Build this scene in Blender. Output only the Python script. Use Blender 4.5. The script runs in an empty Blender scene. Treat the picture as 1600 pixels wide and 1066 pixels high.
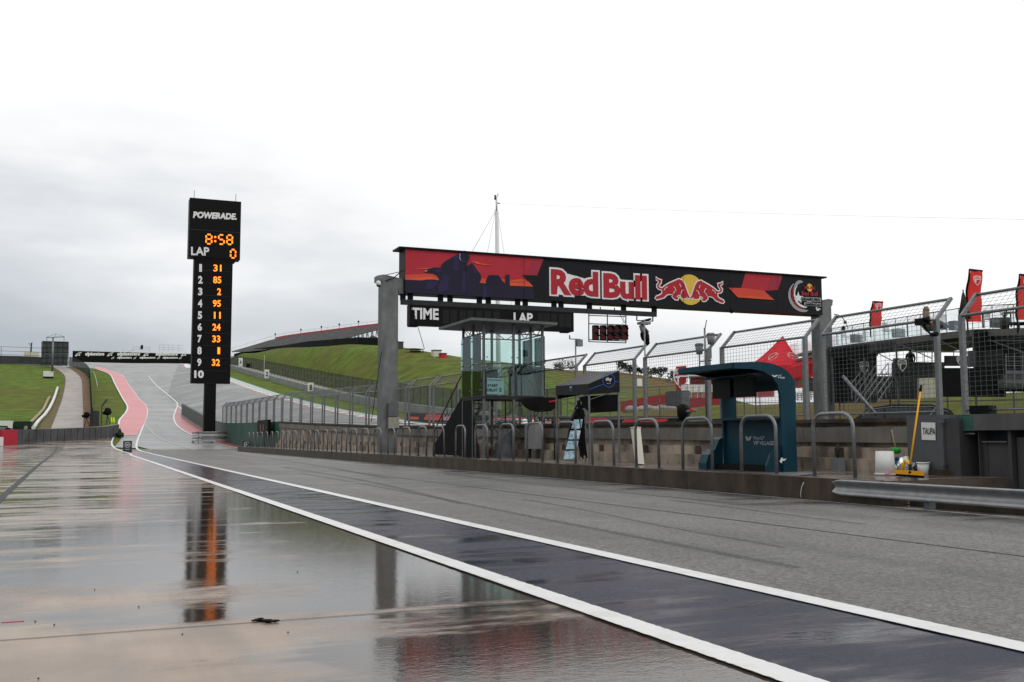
import bpy, bmesh, math, random
from mathutils import Vector, Matrix
from mathutils.geometry import tessellate_polygon
random.seed(7)
S = bpy.context.scene
COL = S.collection
# ------------------------------------------------------------------ camera
YAW, PITCH, ROLL, FPX, H = math.radians(22.8), math.radians(5.354), math.radians(-0.218), 1593.6, 1.25
_f = Vector((math.sin(YAW)*math.cos(PITCH), math.cos(YAW)*math.cos(PITCH), math.sin(PITCH)))
_r = Vector((math.cos(YAW), -math.sin(YAW), 0)); _u = _r.cross(_f)
_r2 = _r*math.cos(ROLL)+_u*math.sin(ROLL); _u2 = -_r*math.sin(ROLL)+_u*math.cos(ROLL)
cam = bpy.data.cameras.new('camera'); camo = bpy.data.objects.new('camera', cam); COL.objects.link(camo)
M = Matrix((( _r2.x,_u2.x,-_f.x,0),(_r2.y,_u2.y,-_f.y,0),(_r2.z,_u2.z,-_f.z,H),(0,0,0,1)))
camo.matrix_world = M
cam.sensor_width = 36; cam.lens = FPX/1600*36; cam.clip_end = 9000; cam.clip_start = .05
S.camera = camo
# ------------------------------------------------------------------ world: overcast daylight
W = bpy.data.worlds.new('World'); S.world = W; W.use_nodes = True
nt = W.node_tree; N = nt.nodes; Lk = nt.links
for n in list(N): N.remove(n)
SUN_EL, SUN_ROT = math.radians(48), math.radians(150)
sky = N.new('ShaderNodeTexSky'); sky.sky_type = 'NISHITA'; sky.sun_disc = False
sky.sun_elevation = SUN_EL; sky.sun_rotation = SUN_ROT
tc = N.new('ShaderNodeTexCoord')
def wn(t, **k):
    n = N.new(t)
    for a, b in k.items(): setattr(n, a, b)
    return n
mp = wn('ShaderNodeMapping'); mp.inputs['Scale'].default_value = (1, 1, 3.2); Lk.new(tc.outputs['Generated'], mp.inputs[0])
no = wn('ShaderNodeTexNoise'); no.inputs['Scale'].default_value = 2.9; no.inputs['Detail'].default_value = 5; no.inputs['Roughness'].default_value = .5
Lk.new(mp.outputs[0], no.inputs['Vector'])
sep = wn('ShaderNodeSeparateXYZ'); Lk.new(tc.outputs['Generated'], sep.inputs[0])
def mth(op, a, b, c=None, clamp=False):
    m = N.new('ShaderNodeMath'); m.operation = op; m.use_clamp = clamp
    for i, v in enumerate((a, b, c)):
        if v is None: continue
        if isinstance(v, (int, float)): m.inputs[i].default_value = v
        else: Lk.new(v, m.inputs[i])
    return m.outputs[0]
# the cloud deck is thin towards +X (bright) and heavy low over the hills in +Y/-X
az = mth('MULTIPLY', sep.outputs['X'], 0.95)
el = mth('MULTIPLY', sep.outputs['Z'], 3.7)
nz = mth('MULTIPLY', mth('SUBTRACT', no.outputs['Fac'], .5), 1.4)
v = mth('ADD', mth('ADD', az, el), mth('ADD', nz, -0.10))
cr = wn('ShaderNodeValToRGB'); Lk.new(v, cr.inputs[0])
e = cr.color_ramp.elements; e[0].position = 0.0; e[0].color = (.46,.50,.55,1); e[1].position = .95; e[1].color = (1.12,1.12,1.12,1)
x = e.new(.22); x.color = (.55,.585,.62,1)
x = e.new(.55); x.color = (.78,.80,.825,1)
x = e.new(.74); x.color = (1.0,1.0,1.005,1)
mx = wn('ShaderNodeMix', data_type='RGBA'); mx.inputs[0].default_value = .93
sc = wn('ShaderNodeMix', data_type='RGBA', blend_type='MULTIPLY'); sc.inputs[0].default_value = 1; sc.inputs[7].default_value = (.1,.1,.1,1)
Lk.new(sky.outputs[0], sc.inputs[6]); Lk.new(sc.outputs[2], mx.inputs[6]); Lk.new(cr.outputs[0], mx.inputs[7])
bg = wn('ShaderNodeBackground'); bg.inputs[1].default_value = 1.0; Lk.new(mx.outputs[2], bg.inputs[0])
wo = wn('ShaderNodeOutputWorld'); Lk.new(bg.outputs[0], wo.inputs[0])
# ------------------------------------------------------------------ sun behind cloud
sl = bpy.data.lights.new('sun', 'SUN'); sl.energy = .5; sl.angle = math.radians(25); sl.color = (1,.97,.93)
so = bpy.data.objects.new('sun', sl); COL.objects.link(so)
sd = Vector((math.sin(SUN_ROT)*math.cos(SUN_EL), math.cos(SUN_ROT)*math.cos(SUN_EL), math.sin(SUN_EL)))
so.rotation_euler = (-sd).to_track_quat('-Z', 'Y').to_euler()
S.view_settings.view_transform = 'Standard'; S.view_settings.look = 'None'; S.view_settings.gamma = 1; S.view_settings.exposure = 0.0
S.render.engine = 'CYCLES'
# ------------------------------------------------------------------ placement maths
def ray(px, py): return _f + _r2*((px-800)/FPX) - _u2*((py-533)/FPX)
def pt(d, s): return Vector((d.x*s, d.y*s, H+d.z*s))
def AX(px, py, X): d = ray(px, py); return pt(d, X/d.x)
def AY(px, py, Y): d = ray(px, py); return pt(d, Y/d.y)
def AZ(px, py, Z): d = ray(px, py); return pt(d, (Z-H)/d.z)
SY, CY = math.sin(YAW), math.cos(YAW)
def AD(px, py, D):
    d = ray(px, py); return pt(d, D/(d.x*SY+d.y*CY))
def lin(tab, x):
    if x <= tab[0][0]: return tab[0][1]
    for (a, p), (b, q) in zip(tab, tab[1:]):
        if x <= b: return p+(q-p)*(x-a)/(b-a)
    return tab[-1][1]
def smooth(u): u = max(0, min(1, u)); return u*u*(3-2*u)
class Mono:  # smooth monotone table (precomputed, box blurred)
    def __init__(s, tab, w=9, lo=-100, hi=1200):
        s.lo = lo; raw = [lin(tab, lo+i*2) for i in range((hi-lo)//2)]
        out = raw[:]
        for _ in range(2):
            out = [sum(out[max(0,i-w//2):i+w//2+1])/len(out[max(0,i-w//2):i+w//2+1]) for i in range(len(out))]
        s.v = out
    def __call__(s, y):
        k = (y-s.lo)/2; i = int(max(0, min(len(s.v)-2, math.floor(k)))); f = max(0, min(1, k-i))
        return s.v[i]*(1-f)+s.v[i+1]*f
GP = Mono([(-100,0),(106,0),(122,.22),(139,.8),(164,2.75),(198,5.5),(240,9.6),(300,16.8),(350,23),(400,28.6),(430,30.8),(465,31.4),(1200,31.4)])
G2 = Mono([(-100,.3),(0,.35),(30,.5),(50,.85),(62,1.25),(80,1.8),(100,2.4),(118,3.1),(150,5.2),(172,6.9),(210,10.2),(255,14.7),(300,19.2),(350,24.3),(400,29),(430,31),(465,31.4),(1200,31.4)])
CREST = [(250,563,470),(330,558,450),(390,551,420),(430,546,380),(480,542,340),(540,539.5,300),(600,541,280),(640,547,265),(720,561,250),(790,570,250),(850,577,255),(900,580,262),(970,583,270),(1040,593,280),(1090,606,280),(1130,622,280),(1200,640,280)]
CT = [((p-800)/FPX, d, AD(p, y, d).z) for p, y, d in CREST]
CTd = [(a, b) for a, b, c in CT]; CTz = [(a, c) for a, b, c in CT]
def T0(X, Y):
    a = GP(Y); b = G2(Y); s = max(0, min(1, (X-17.2)/(30-17.2)))
    return a+(b-a)*s
def T(X, Y):
    if X <= 46: return T0(X, Y)
    d = X*SY+Y*CY; t = (X*CY-Y*SY)/max(d, 1)
    if d < 2: return min(4.15, T0(46, Y)+4.15*smooth((X-46)/11))
    den = SY+CY*t; XBs = 55 if t < 0 else 46
    db = XBs/max(den, .06); z0_ = T0(46, Y)
    zb = z0_ if X < XBs else T0(46, db*(CY-SY*t))
    z = zb+max(0, 4.15-zb)*smooth((X-46)/11)
    if X < XBs: return z
    if t < (1200-800)/FPX:
        dc = max(lin(CTd, t), db+40); zc = lin(CTz, t)
        d0 = db if t < .0 else db+(min(1, t/.06))*60
        if d0 > dc-30: d0 = dc-30
        u = (d-d0)/(dc-d0)
        zh = z+(zc-z)*(math.sin(max(0, min(1, u))*math.pi/2)**1.25 if t < .0 else smooth(u))
        if u > 1: zh -= (u-1)*4
        z = max(z, zh) if zc > z else (zh if u > 0 else z)
    return z
def AT(px, py, off=0, dmin=4, dmax=900):
    d = ray(px, py); k = 1/(d.x*SY+d.y*CY); s = dmin; step = 1.0; prev = dmin
    while s < dmax:
        p = pt(d, s*k)
        if p.z <= T(p.x, p.y):
            lo, hi = prev, s
            for _ in range(18):
                m = (lo+hi)/2; p = pt(d, m*k)
                if p.z <= T(p.x, p.y): hi = m
                else: lo = m
            p = pt(d, hi*k); return Vector((p.x, p.y, T(p.x, p.y)+off))
        prev = s; s += max(.5, s*.008)
    p = pt(d, dmax*k); return Vector((p.x, p.y, T(p.x, p.y)+off))
def G(x, y, off=0): return Vector((x, y, T(x, y)+off))
# ------------------------------------------------------------------ materials
def MAT(name, col, rough=.6, metal=0, var=.12, scale=6, bump=0, bscale=40, spec=.16, emit=None, es=1, alpha=1, stain=None, sscale=(1,1,1), samt=.5, col2=None):
    m = bpy.data.materials.new(name); m.use_nodes = True; t = m.node_tree; n = t.nodes; l = t.links
    b = n['Principled BSDF']; b.inputs['Roughness'].default_value = rough; b.inputs['Metallic'].default_value = metal
    b.inputs['Specular IOR Level'].default_value = spec; b.inputs['Alpha'].default_value = alpha
    if emit:
        b.inputs['Emission Color'].default_value = (*emit, 1); b.inputs['Emission Strength'].default_value = es
    co = n.new('ShaderNodeTexCoord')
    no = n.new('ShaderNodeTexNoise'); no.inputs['Scale'].default_value = scale; no.inputs['Detail'].default_value = 6; no.inputs['Roughness'].default_value = .6
    l.new(co.outputs['Object'], no.inputs['Vector'])
    r = n.new('ShaderNodeValToRGB'); l.new(no.outputs['Fac'], r.inputs[0])
    c2 = col2 or col
    r.color_ramp.elements[0].position = .3; r.color_ramp.elements[1].position = .7
    r.color_ramp.elements[0].color = (*[max(0, c*(1-var)) for c in col], 1); r.color_ramp.elements[1].color = (*[min(1, c*(1+var)) for c in c2], 1)
    out = r.outputs[0]
    if stain:
        mp = n.new('ShaderNodeMapping'); mp.inputs['Scale'].default_value = sscale; l.new(co.outputs['Object'], mp.inputs[0])
        n2 = n.new('ShaderNodeTexNoise'); n2.inputs['Scale'].default_value = 1; n2.inputs['Detail'].default_value = 7; n2.inputs['Roughness'].default_value = .65; l.new(mp.outputs[0], n2.inputs['Vector'])
        r2 = n.new('ShaderNodeValToRGB'); r2.color_ramp.elements[0].position = .45; r2.color_ramp.elements[1].position = .62; l.new(n2.outputs['Fac'], r2.inputs[0])
        mu = n.new('ShaderNodeMath'); mu.operation = 'MULTIPLY'; mu.inputs[1].default_value = samt; l.new(r2.outputs[0], mu.inputs[0])
        mi = n.new('ShaderNodeMix'); mi.data_type = 'RGBA'; l.new(mu.outputs[0], mi.inputs[0]); l.new(out, mi.inputs[6]); mi.inputs[7].default_value = (*stain, 1); out = mi.outputs[2]
    l.new(out, b.inputs['Base Color'])
    if bump:
        nb = n.new('ShaderNodeTexNoise'); nb.inputs['Scale'].default_value = bscale; nb.inputs['Detail'].default_value = 4; l.new(co.outputs['Object'], nb.inputs['Vector'])
        bp = n.new('ShaderNodeBump'); bp.inputs['Strength'].default_value = bump; bp.inputs['Distance'].default_value = .02; l.new(nb.outputs['Fac'], bp.inputs['Height']); l.new(bp.outputs[0], b.inputs['Normal'])
    return m
def WET(name, cols, cscale, wet_rough, dry_rough, puddle, pscale, agg=0, aggscale=60, ripple=.12, darker=.75, stain=None, spec=.5, bumpd=.003, streak=(.15,.6,1), zone='', stamt=.4):
    """wet ground: base mottling, ponded water patches (smooth, darker, rippled) over damp texture"""
    m = bpy.data.materials.new(name); m.use_nodes = True; t = m.node_tree; n = t.nodes; l = t.links
    b = n['Principled BSDF']; b.inputs['IOR'].default_value = 1.38; b.inputs['Specular IOR Level'].default_value = spec
    co = n.new('ShaderNodeTexCoord'); O = co.outputs['Object']
    def noise(scale, det=5, rough=.55, sv=(1,1,1), loc=(0,0,0)):
        mp = n.new('ShaderNodeMapping'); mp.inputs['Scale'].default_value = sv; mp.inputs['Location'].default_value = loc; l.new(O, mp.inputs[0])
        x = n.new('ShaderNodeTexNoise'); x.inputs['Scale'].default_value = scale; x.inputs['Detail'].default_value = det; x.inputs['Roughness'].default_value = rough; l.new(mp.outputs[0], x.inputs['Vector']); return x.outputs['Fac']
    def ramp(f, a, bb, ca=(0,0,0), cb=(1,1,1)):
        r = n.new('ShaderNodeValToRGB'); r.color_ramp.elements[0].position = a; r.color_ramp.elements[1].position = bb
        r.color_ramp.elements[0].color = (*ca, 1); r.color_ramp.elements[1].color = (*cb, 1); l.new(f, r.inputs[0]); return r.outputs[0]
    def mix(f, a, bb, mode='MIX'):
        x = n.new('ShaderNodeMix'); x.data_type = 'RGBA'; x.blend_type = mode
        if isinstance(f, float): x.inputs[0].default_value = f
        else: l.new(f, x.inputs[0])
        for i, q in ((6, a), (7, bb)):
            if isinstance(q, tuple): x.inputs[i].default_value = (*q, 1)
            else: l.new(q, x.inputs[i])
        return x.outputs[2]
    def mt(op, a, bb):
        x = n.new('ShaderNodeMath'); x.operation = op
        for i, q in enumerate((a, bb)):
            if isinstance(q, (int, float)): x.inputs[i].default_value = q
            else: l.new(q, x.inputs[i])
        return x.outputs[0]
    base = ramp(noise(cscale, 8, .6), .3, .7, cols[0], cols[1])
    # long soft streaks of dirt and rubber along the lane
    st = ramp(noise(1, 6, .6, streak), .45, .68)
    if zone: base = mix(mt('MULTIPLY', ramp(noise(1, 5, .55, (.55,.035,1), (9,2,0)), .46, .62), .42), base, (.16,.155,.15))
    base = mix(mt('MULTIPLY', st, stamt), base, stain or tuple(c*.55 for c in cols[0]))
    if agg:
        def cells(sc_):
            v = n.new('ShaderNodeTexVoronoi'); v.inputs['Scale'].default_value = sc_; l.new(O, v.inputs['Vector']); sp_ = n.new('ShaderNodeSeparateColor'); l.new(v.outputs['Color'], sp_.inputs[0]); return sp_.outputs[0]
        base = mix(float(agg), base, ramp(cells(aggscale), .1, .95, (.40,.40,.40), (1.65,1.65,1.62)), 'MULTIPLY')
        base = mix(float(agg)*.8, base, ramp(cells(aggscale*2.7), .1, .95, (.45,.45,.45), (1.6,1.6,1.58)), 'MULTIPLY')
    pn = noise(pscale, 7, .64, (.5,1.9,1), (3.7,1.3,0))
    if zone == 'lane':  # damp band along the foot of the kerb
        sx = n.new('ShaderNodeSeparateXYZ'); l.new(O, sx.inputs[0]); q = n.new('ShaderNodeMapRange'); q.interpolation_type = 'SMOOTHSTEP'; l.new(sx.outputs[0], q.inputs[0])
        for i, vv in enumerate((10.6, 13.1, 0, .16)): q.inputs[i+1].default_value = vv
        pn = mt('ADD', pn, q.outputs[0])
    if zone == 'apron':  # the slab beyond the joint holds more water than the near one
        sx = n.new('ShaderNodeSeparateXYZ'); l.new(O, sx.inputs[0])
        def mr(inp, a, b_, c, d):
            q = n.new('ShaderNodeMapRange'); q.interpolation_type = 'SMOOTHSTEP'; l.new(inp, q.inputs[0])
            for i, vv in enumerate((a, b_, c, d)): q.inputs[i+1].default_value = vv
            return q.outputs[0]
        far = mt('ADD', mr(sx.outputs[1], 7.15, 7.6, -.13, .065), mt('ADD', mr(sx.outputs[1], 5.8, 6.4, .10, 0), mr(sx.outputs[1], 20, 34, 0, -.05))); right = mr(sx.outputs[0], .6, 1.7, 0, .19)
        near = mr(sx.outputs[1], 7.1, 7.3, 1, 0)
        pool = mr(mt('SUBTRACT', sx.outputs[0], mt('MULTIPLY', sx.outputs[1], .095)), 1.0, 1.25, 0, .07)
        pool2 = mt('MULTIPLY', mr(mt('SUBTRACT', sx.outputs[0], mt('MULTIPLY', sx.outputs[1], .06)), -1.1, -.2, 0, .06), mr(sx.outputs[1], 18, 30, 1, .2))
        left = mt('MULTIPLY', mr(sx.outputs[0], -1.9, -1.6, .03, 0), mr(sx.outputs[1], 18, 22, 0, 1))
        pn = mt('ADD', mt('ADD', mt('ADD', pn, far), mt('MULTIPLY', right, near)), mt('ADD', left, mt('MULTIPLY', mt('ADD', pool, pool2), mt('SUBTRACT', 1.0, near))))
    if zone == 'apron': pn = mt('ADD', pn, mt('MULTIPLY', mt('SUBTRACT', noise(4.5, 5, .7, (.7,1.5,1)), .5), .22))
    wetm = ramp(pn, puddle[0], puddle[1])
    base = mix(wetm, base, mix(float(1-darker), base, (.0,.0,.0)))
    l.new(base, b.inputs['Base Color'])
    rr = n.new('ShaderNodeMapRange'); l.new(wetm, rr.inputs[0]); rr.inputs[3].default_value = dry_rough; rr.inputs[4].default_value = wet_rough
    l.new(mt('ADD', rr.outputs[0], mt('MULTIPLY', mt('SUBTRACT', noise(1.7, 5), .5), .12)), b.inputs['Roughness'])
    # bump: grain where damp, ripples where ponded
    gr = noise(aggscale if agg else 35, 5, .7)
    rp = mt('ADD', noise(9, 4, .65, (.7,1.3,1)), mt('MULTIPLY', noise(34, 3, .6, (.7,1.2,1)), .6))
    inv = mt('SUBTRACT', 1.0, wetm)
    hgt = mt('ADD', mt('MULTIPLY', mt('MULTIPLY', gr, inv), bumpd/.02), mt('MULTIPLY', mt('MULTIPLY', rp, wetm), ripple*.2))
    bp = n.new('ShaderNodeBump'); bp.inputs['Strength'].default_value = 1; bp.inputs['Distance'].default_value = .02
    l.new(hgt, bp.inputs['Height']); l.new(bp.outputs[0], b.inputs['Normal'])
    return m
def GLASS(name, col, mixf=.12, rough=.02):
    m = bpy.data.materials.new(name); m.use_nodes = True; t = m.node_tree; n = t.nodes; l = t.links
    for q in list(n): n.remove(q)
    tr = n.new('ShaderNodeBsdfTransparent'); tr.inputs[0].default_value = (*col, 1)
    gl = n.new('ShaderNodeBsdfGlossy'); gl.inputs['Roughness'].default_value = rough; gl.inputs[0].default_value = (.85,.95,.95,1)
    fr = n.new('ShaderNodeFresnel'); fr.inputs[0].default_value = 1.5
    ad = n.new('ShaderNodeMath'); ad.operation = 'ADD'; ad.inputs[1].default_value = mixf; l.new(fr.outputs[0], ad.inputs[0]); ad.use_clamp = True
    mi = n.new('ShaderNodeMixShader'); l.new(ad.outputs[0], mi.inputs[0]); l.new(tr.outputs[0], mi.inputs[1]); l.new(gl.outputs[0], mi.inputs[2])
    o = n.new('ShaderNodeOutputMaterial'); l.new(mi.outputs[0], o.inputs[0]); return m
def SCREENCLOTH(name, col, dens=.7):
    m = bpy.data.materials.new(name); m.use_nodes = True; t = m.node_tree; n = t.nodes; l = t.links
    b = n['Principled BSDF']; b.inputs['Base Color'].default_value = (*col, 1); b.inputs['Roughness'].default_value = .85; b.inputs['Alpha'].default_value = dens; b.inputs['Specular IOR Level'].default_value = .1
    return m
m_conc = WET('apron_concrete', ((.235,.175,.132),(.40,.31,.24)), .9, .035, .34, (.45,.60), .42, ripple=.19, darker=.17, spec=.42, stain=(.15,.13,.115), bumpd=.0012, streak=(1.3,.10,1), zone='apron', stamt=.62)
m_asph = WET('pit_asphalt', ((.098,.095,.092),(.15,.145,.14)), .35, .2, .5, (.56,.72), .3, agg=.72, aggscale=34, ripple=.3, darker=.6, bumpd=.012, streak=(1.1,.06,1), stamt=.55, zone='lane')
m_track = WET('track_asphalt', ((.19,.19,.19),(.29,.288,.283)), .08, .22, .42, (.5,.66), .06, agg=.2, aggscale=6, ripple=.2, darker=.75, bumpd=.004, streak=(.35,.018,1), stamt=.6, stain=(.12,.12,.122))
m_trackd = WET('track_asphalt_dim_sheen', ((.125,.125,.127),(.20,.199,.198)), .08, .22, .45, (.5,.66), .06, agg=.2, aggscale=6, ripple=.2, darker=.75, bumpd=.004, streak=(.35,.018,1), stamt=.5)  # track asphalt in a darker tone, painting in its weaker wet reflection
m_navy = WET('navy_paint', ((.007,.007,.026),(.016,.016,.042)), .5, .03, .27, (.44,.60), 1.1, ripple=.5, darker=.6, bumpd=.006, spec=.14, streak=(.5,.1,1), stamt=.25, stain=(.02,.02,.035))
m_white = MAT('white_paint', (.74,.74,.73), .35, var=.08, scale=3, bump=.25, bscale=60, stain=(.38,.37,.35), sscale=(3,3,3), samt=.35)
m_whited = MAT('worn_white_paint', (.5,.5,.49), .4, var=.2, scale=4, stain=(.25,.25,.25), sscale=(3,3,3), samt=.6)
m_red = MAT('red_paint', (.58,.145,.15), .3, var=.12, scale=.25, stain=(.55,.10,.11), sscale=(.12,.08,1), samt=.9)
m_redd = MAT('dark_red_paint', (.40,.075,.08), .3, var=.2, scale=.3, stain=(.25,.05,.05), sscale=(.2,.15,1), samt=.6)
m_mint = MAT('mint_paint', (.30,.44,.40), .4, var=.1, scale=.4)
m_green = MAT('hill_grass', (.070,.112,.017), .9, var=.24, scale=.35, col2=(.112,.165,.030), bump=.8, bscale=2.2, stain=(.125,.082,.033), sscale=(.022,.045,.05), samt=.45, spec=.04)
m_road = MAT('dry_concrete_road', (.36,.33,.30), .6, var=.12, scale=.3, stain=(.25,.22,.2), sscale=(.3,.15,1), samt=.5)
m_dirt = MAT('brown_dirt', (.19,.115,.07), .9, var=.3, scale=.5)
m_wall = MAT('stained_wall_concrete', (.36,.30,.235), .5, var=.25, scale=1.6, bump=.3, bscale=25, stain=(.08,.065,.052), sscale=(1.2,1.1,.5), samt=.85)
m_kerb = MAT('dark_wet_concrete', (.045,.034,.025), .4, var=.35, scale=2.2, bump=.3, bscale=25, stain=(.10,.072,.05), sscale=(1,1.7,.35), samt=.6)
m_slab = WET('platform_concrete', ((.13,.10,.08),(.22,.175,.145)), .8, .05, .3, (.42,.6), .7, ripple=.1, darker=.7, bumpd=.001)
m_wgreen = MAT('green_painted_concrete', (.035,.10,.075), .5, var=.2, scale=1, stain=(.02,.05,.04), sscale=(1,1,.3), samt=.6)
m_gpanel = MAT('grey_board', (.19,.172,.15), .5, var=.08, scale=1, stain=(.085,.08,.075), sscale=(1,1,.6), samt=.6)
m_galv = MAT('galvanised_steel', (.20,.205,.21), .42, .55, var=.2, scale=9, bump=.1, bscale=60)
m_galvd = MAT('dull_grey_steel', (.13,.135,.14), .5, .3, var=.2, scale=5)
m_rail = MAT('wet_guardrail_steel', (.27,.275,.28), .38, .6, var=.2, scale=5, stain=(.3,.29,.27), sscale=(2,2,2), samt=.4)
m_post = MAT('pillar_steel', (.175,.18,.18), .5, .35, var=.2, scale=1.5, stain=(.10,.10,.10), sscale=(1.5,1.5,.4), samt=.7)
m_black = MAT('matt_black', (.0045,.0045,.005), .5, var=.2, scale=4, spec=.12)
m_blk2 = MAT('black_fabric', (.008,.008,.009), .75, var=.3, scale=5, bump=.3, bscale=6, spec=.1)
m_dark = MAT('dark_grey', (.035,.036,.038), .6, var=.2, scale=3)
m_dark2 = MAT('charcoal_panel', (.06,.06,.062), .5, var=.15, scale=2)
m_wht = MAT('white_plastic', (.70,.70,.68), .4, var=.04, scale=3)
m_letter = MAT('white_lettering', (.8,.8,.8), .5, var=.02)
m_teal = MAT('teal_panel', (.009,.046,.070), .4, var=.18, scale=2, stain=(.006,.03,.045), sscale=(2,2,.4), samt=.5)
m_tealb = MAT('dark_teal', (.01,.04,.062), .4, var=.1, scale=2)
m_glass = GLASS('green_glass', (.86,.94,.928), .0)
m_glass2 = GLASS('clear_balustrade', (.86,.89,.9), .05)
m_dglass = MAT('car_glass', (.03,.035,.035), .08, var=.05)
m_orange = MAT('orange_leds', (.9,.2,.02), .5, var=0, emit=(1.0,.23,.02), es=1.8)
m_amber = MAT('amber_core_leds', (.9,.4,.05), .5, var=0, emit=(1.0,.42,.07), es=1.35)
m_bred = MAT('printed_red', (.46,.032,.05), .55, var=.1, scale=.5, bump=.6, bscale=1.3)
m_bred2 = MAT('printed_deep_red', (.36,.035,.06), .55, var=.06, scale=.5)
m_borg = MAT('printed_orange', (.72,.11,.045), .55, var=.15, scale=.6)
m_bnavy = MAT('printed_navy', (.020,.018,.038), .55, var=.15, scale=.6)
m_bnav2 = MAT('printed_violet', (.032,.024,.075), .55, var=.2, scale=1)
m_bdark = MAT('printed_black', (.010,.010,.015), .5, var=.2, scale=.5, bump=.6, bscale=1.3)
m_logor = MAT('logo_red', (.44,.025,.04), .5, var=.03)
m_logoy = MAT('logo_yellow', (.75,.50,.07), .5, var=.03)
m_logog = MAT('logo_grey', (.36,.36,.38), .5, var=.05)
def CLOTH(name, col, tr=.45):
    m = MAT(name, col, .8, var=.08, scale=1.2, spec=.05); t = m.node_tree; n = t.nodes; l = t.links; b = n['Principled BSDF']
    tl = n.new('ShaderNodeBsdfTranslucent'); mi = n.new('ShaderNodeMixShader'); mi.inputs[0].default_value = tr
    l.new(b.inputs['Base Color'].links[0].from_socket, tl.inputs[0]); l.new(b.outputs[0], mi.inputs[1]); l.new(tl.outputs[0], mi.inputs[2]); l.new(mi.outputs[0], n['Material Output'].inputs[0]); return m
m_tent = CLOTH('red_canopy', (.90,.06,.09))
m_flag = CLOTH('red_flag_cloth', (.88,.07,.06))
m_yel = MAT('yellow_plastic', (.80,.38,.015), .4, var=.04)
m_grn = MAT('green_plastic', (.02,.25,.03), .5, var=.1)
m_clear = GLASS('clear_bag', (.82,.84,.85), .2, .25)
m_blue = MAT('pale_blue', (.06,.26,.40), .4, var=.2, scale=7, col2=(.62,.78,.85))
m_skin = MAT('skin', (.45,.28,.2), .6, var=.05)
m_lred = MAT('dark_red_lens', (.085,.006,.009), .25, var=.1, scale=8)
m_leaf = MAT('dark_leaves', (.022,.040,.014), .8, var=.4, scale=1.5)
m_seat = MAT('grey_seating', (.17,.17,.17), .7, var=.35, scale=.5, stain=(.28,.24,.22), sscale=(.5,.5,2), samt=.6)
m_cream = MAT('cream_panel', (.62,.60,.50), .6, var=.05)
m_wood = MAT('weathered_timber', (.36,.29,.19), .8, var=.2)
m_hiviz = MAT('high_visibility_yellow', (.55,.8,.03), .6, var=.05)
m_bottle = MAT('grey_plastic', (.2,.21,.22), .5, var=.1)
# dry tawny vegetation on the right-hand ridge and worn bank, green elsewhere
def dry(m):
    t = m.node_tree; n = t.nodes; l = t.links; b = n['Principled BSDF']; src = b.inputs['Base Color'].links[0].from_socket
    co = n.new('ShaderNodeTexCoord'); sx = n.new('ShaderNodeSeparateXYZ'); l.new(co.outputs['Object'], sx.inputs[0])
    def mr(inp, a, b_, c, d):
        q = n.new('ShaderNodeMapRange'); q.interpolation_type = 'SMOOTHSTEP'; l.new(inp, q.inputs[0])
        for i, vv in enumerate((a, b_, c, d)): q.inputs[i+1].default_value = vv
        return q.outputs[0]
    def mt(op, a, bb):
        x = n.new('ShaderNodeMath'); x.operation = op; x.use_clamp = True
        for i, q in enumerate((a, bb)):
            if isinstance(q, (int, float)): x.inputs[i].default_value = q
            else: l.new(q, x.inputs[i])
        return x.outputs[0]
    no = n.new('ShaderNodeTexNoise'); no.inputs['Scale'].default_value = .09; no.inputs['Detail'].default_value = 8; l.new(co.outputs['Object'], no.inputs['Vector'])
    ridge = mt('MULTIPLY', mt('MULTIPLY', mr(sx.outputs[0], 88, 112, 0, 1), mr(sx.outputs[2], 6, 13, 0, 1)), mr(no.outputs['Fac'], .30, .5, .25, 1))
    bank = mt('MULTIPLY', mt('MULTIPLY', mr(sx.outputs[0], 40, 46, 0, 1), mr(sx.outputs[1], 90, 120, 1, 0)), mr(no.outputs['Fac'], .4, .6, .2, .85))
    mi = n.new('ShaderNodeMix'); mi.data_type = 'RGBA'; l.new(mt('MAXIMUM', ridge, bank), mi.inputs[0]); l.new(src, mi.inputs[6]); mi.inputs[7].default_value = (.135,.098,.042,1); l.new(mi.outputs[2], b.inputs['Base Color'])
dry(m_green)
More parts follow.
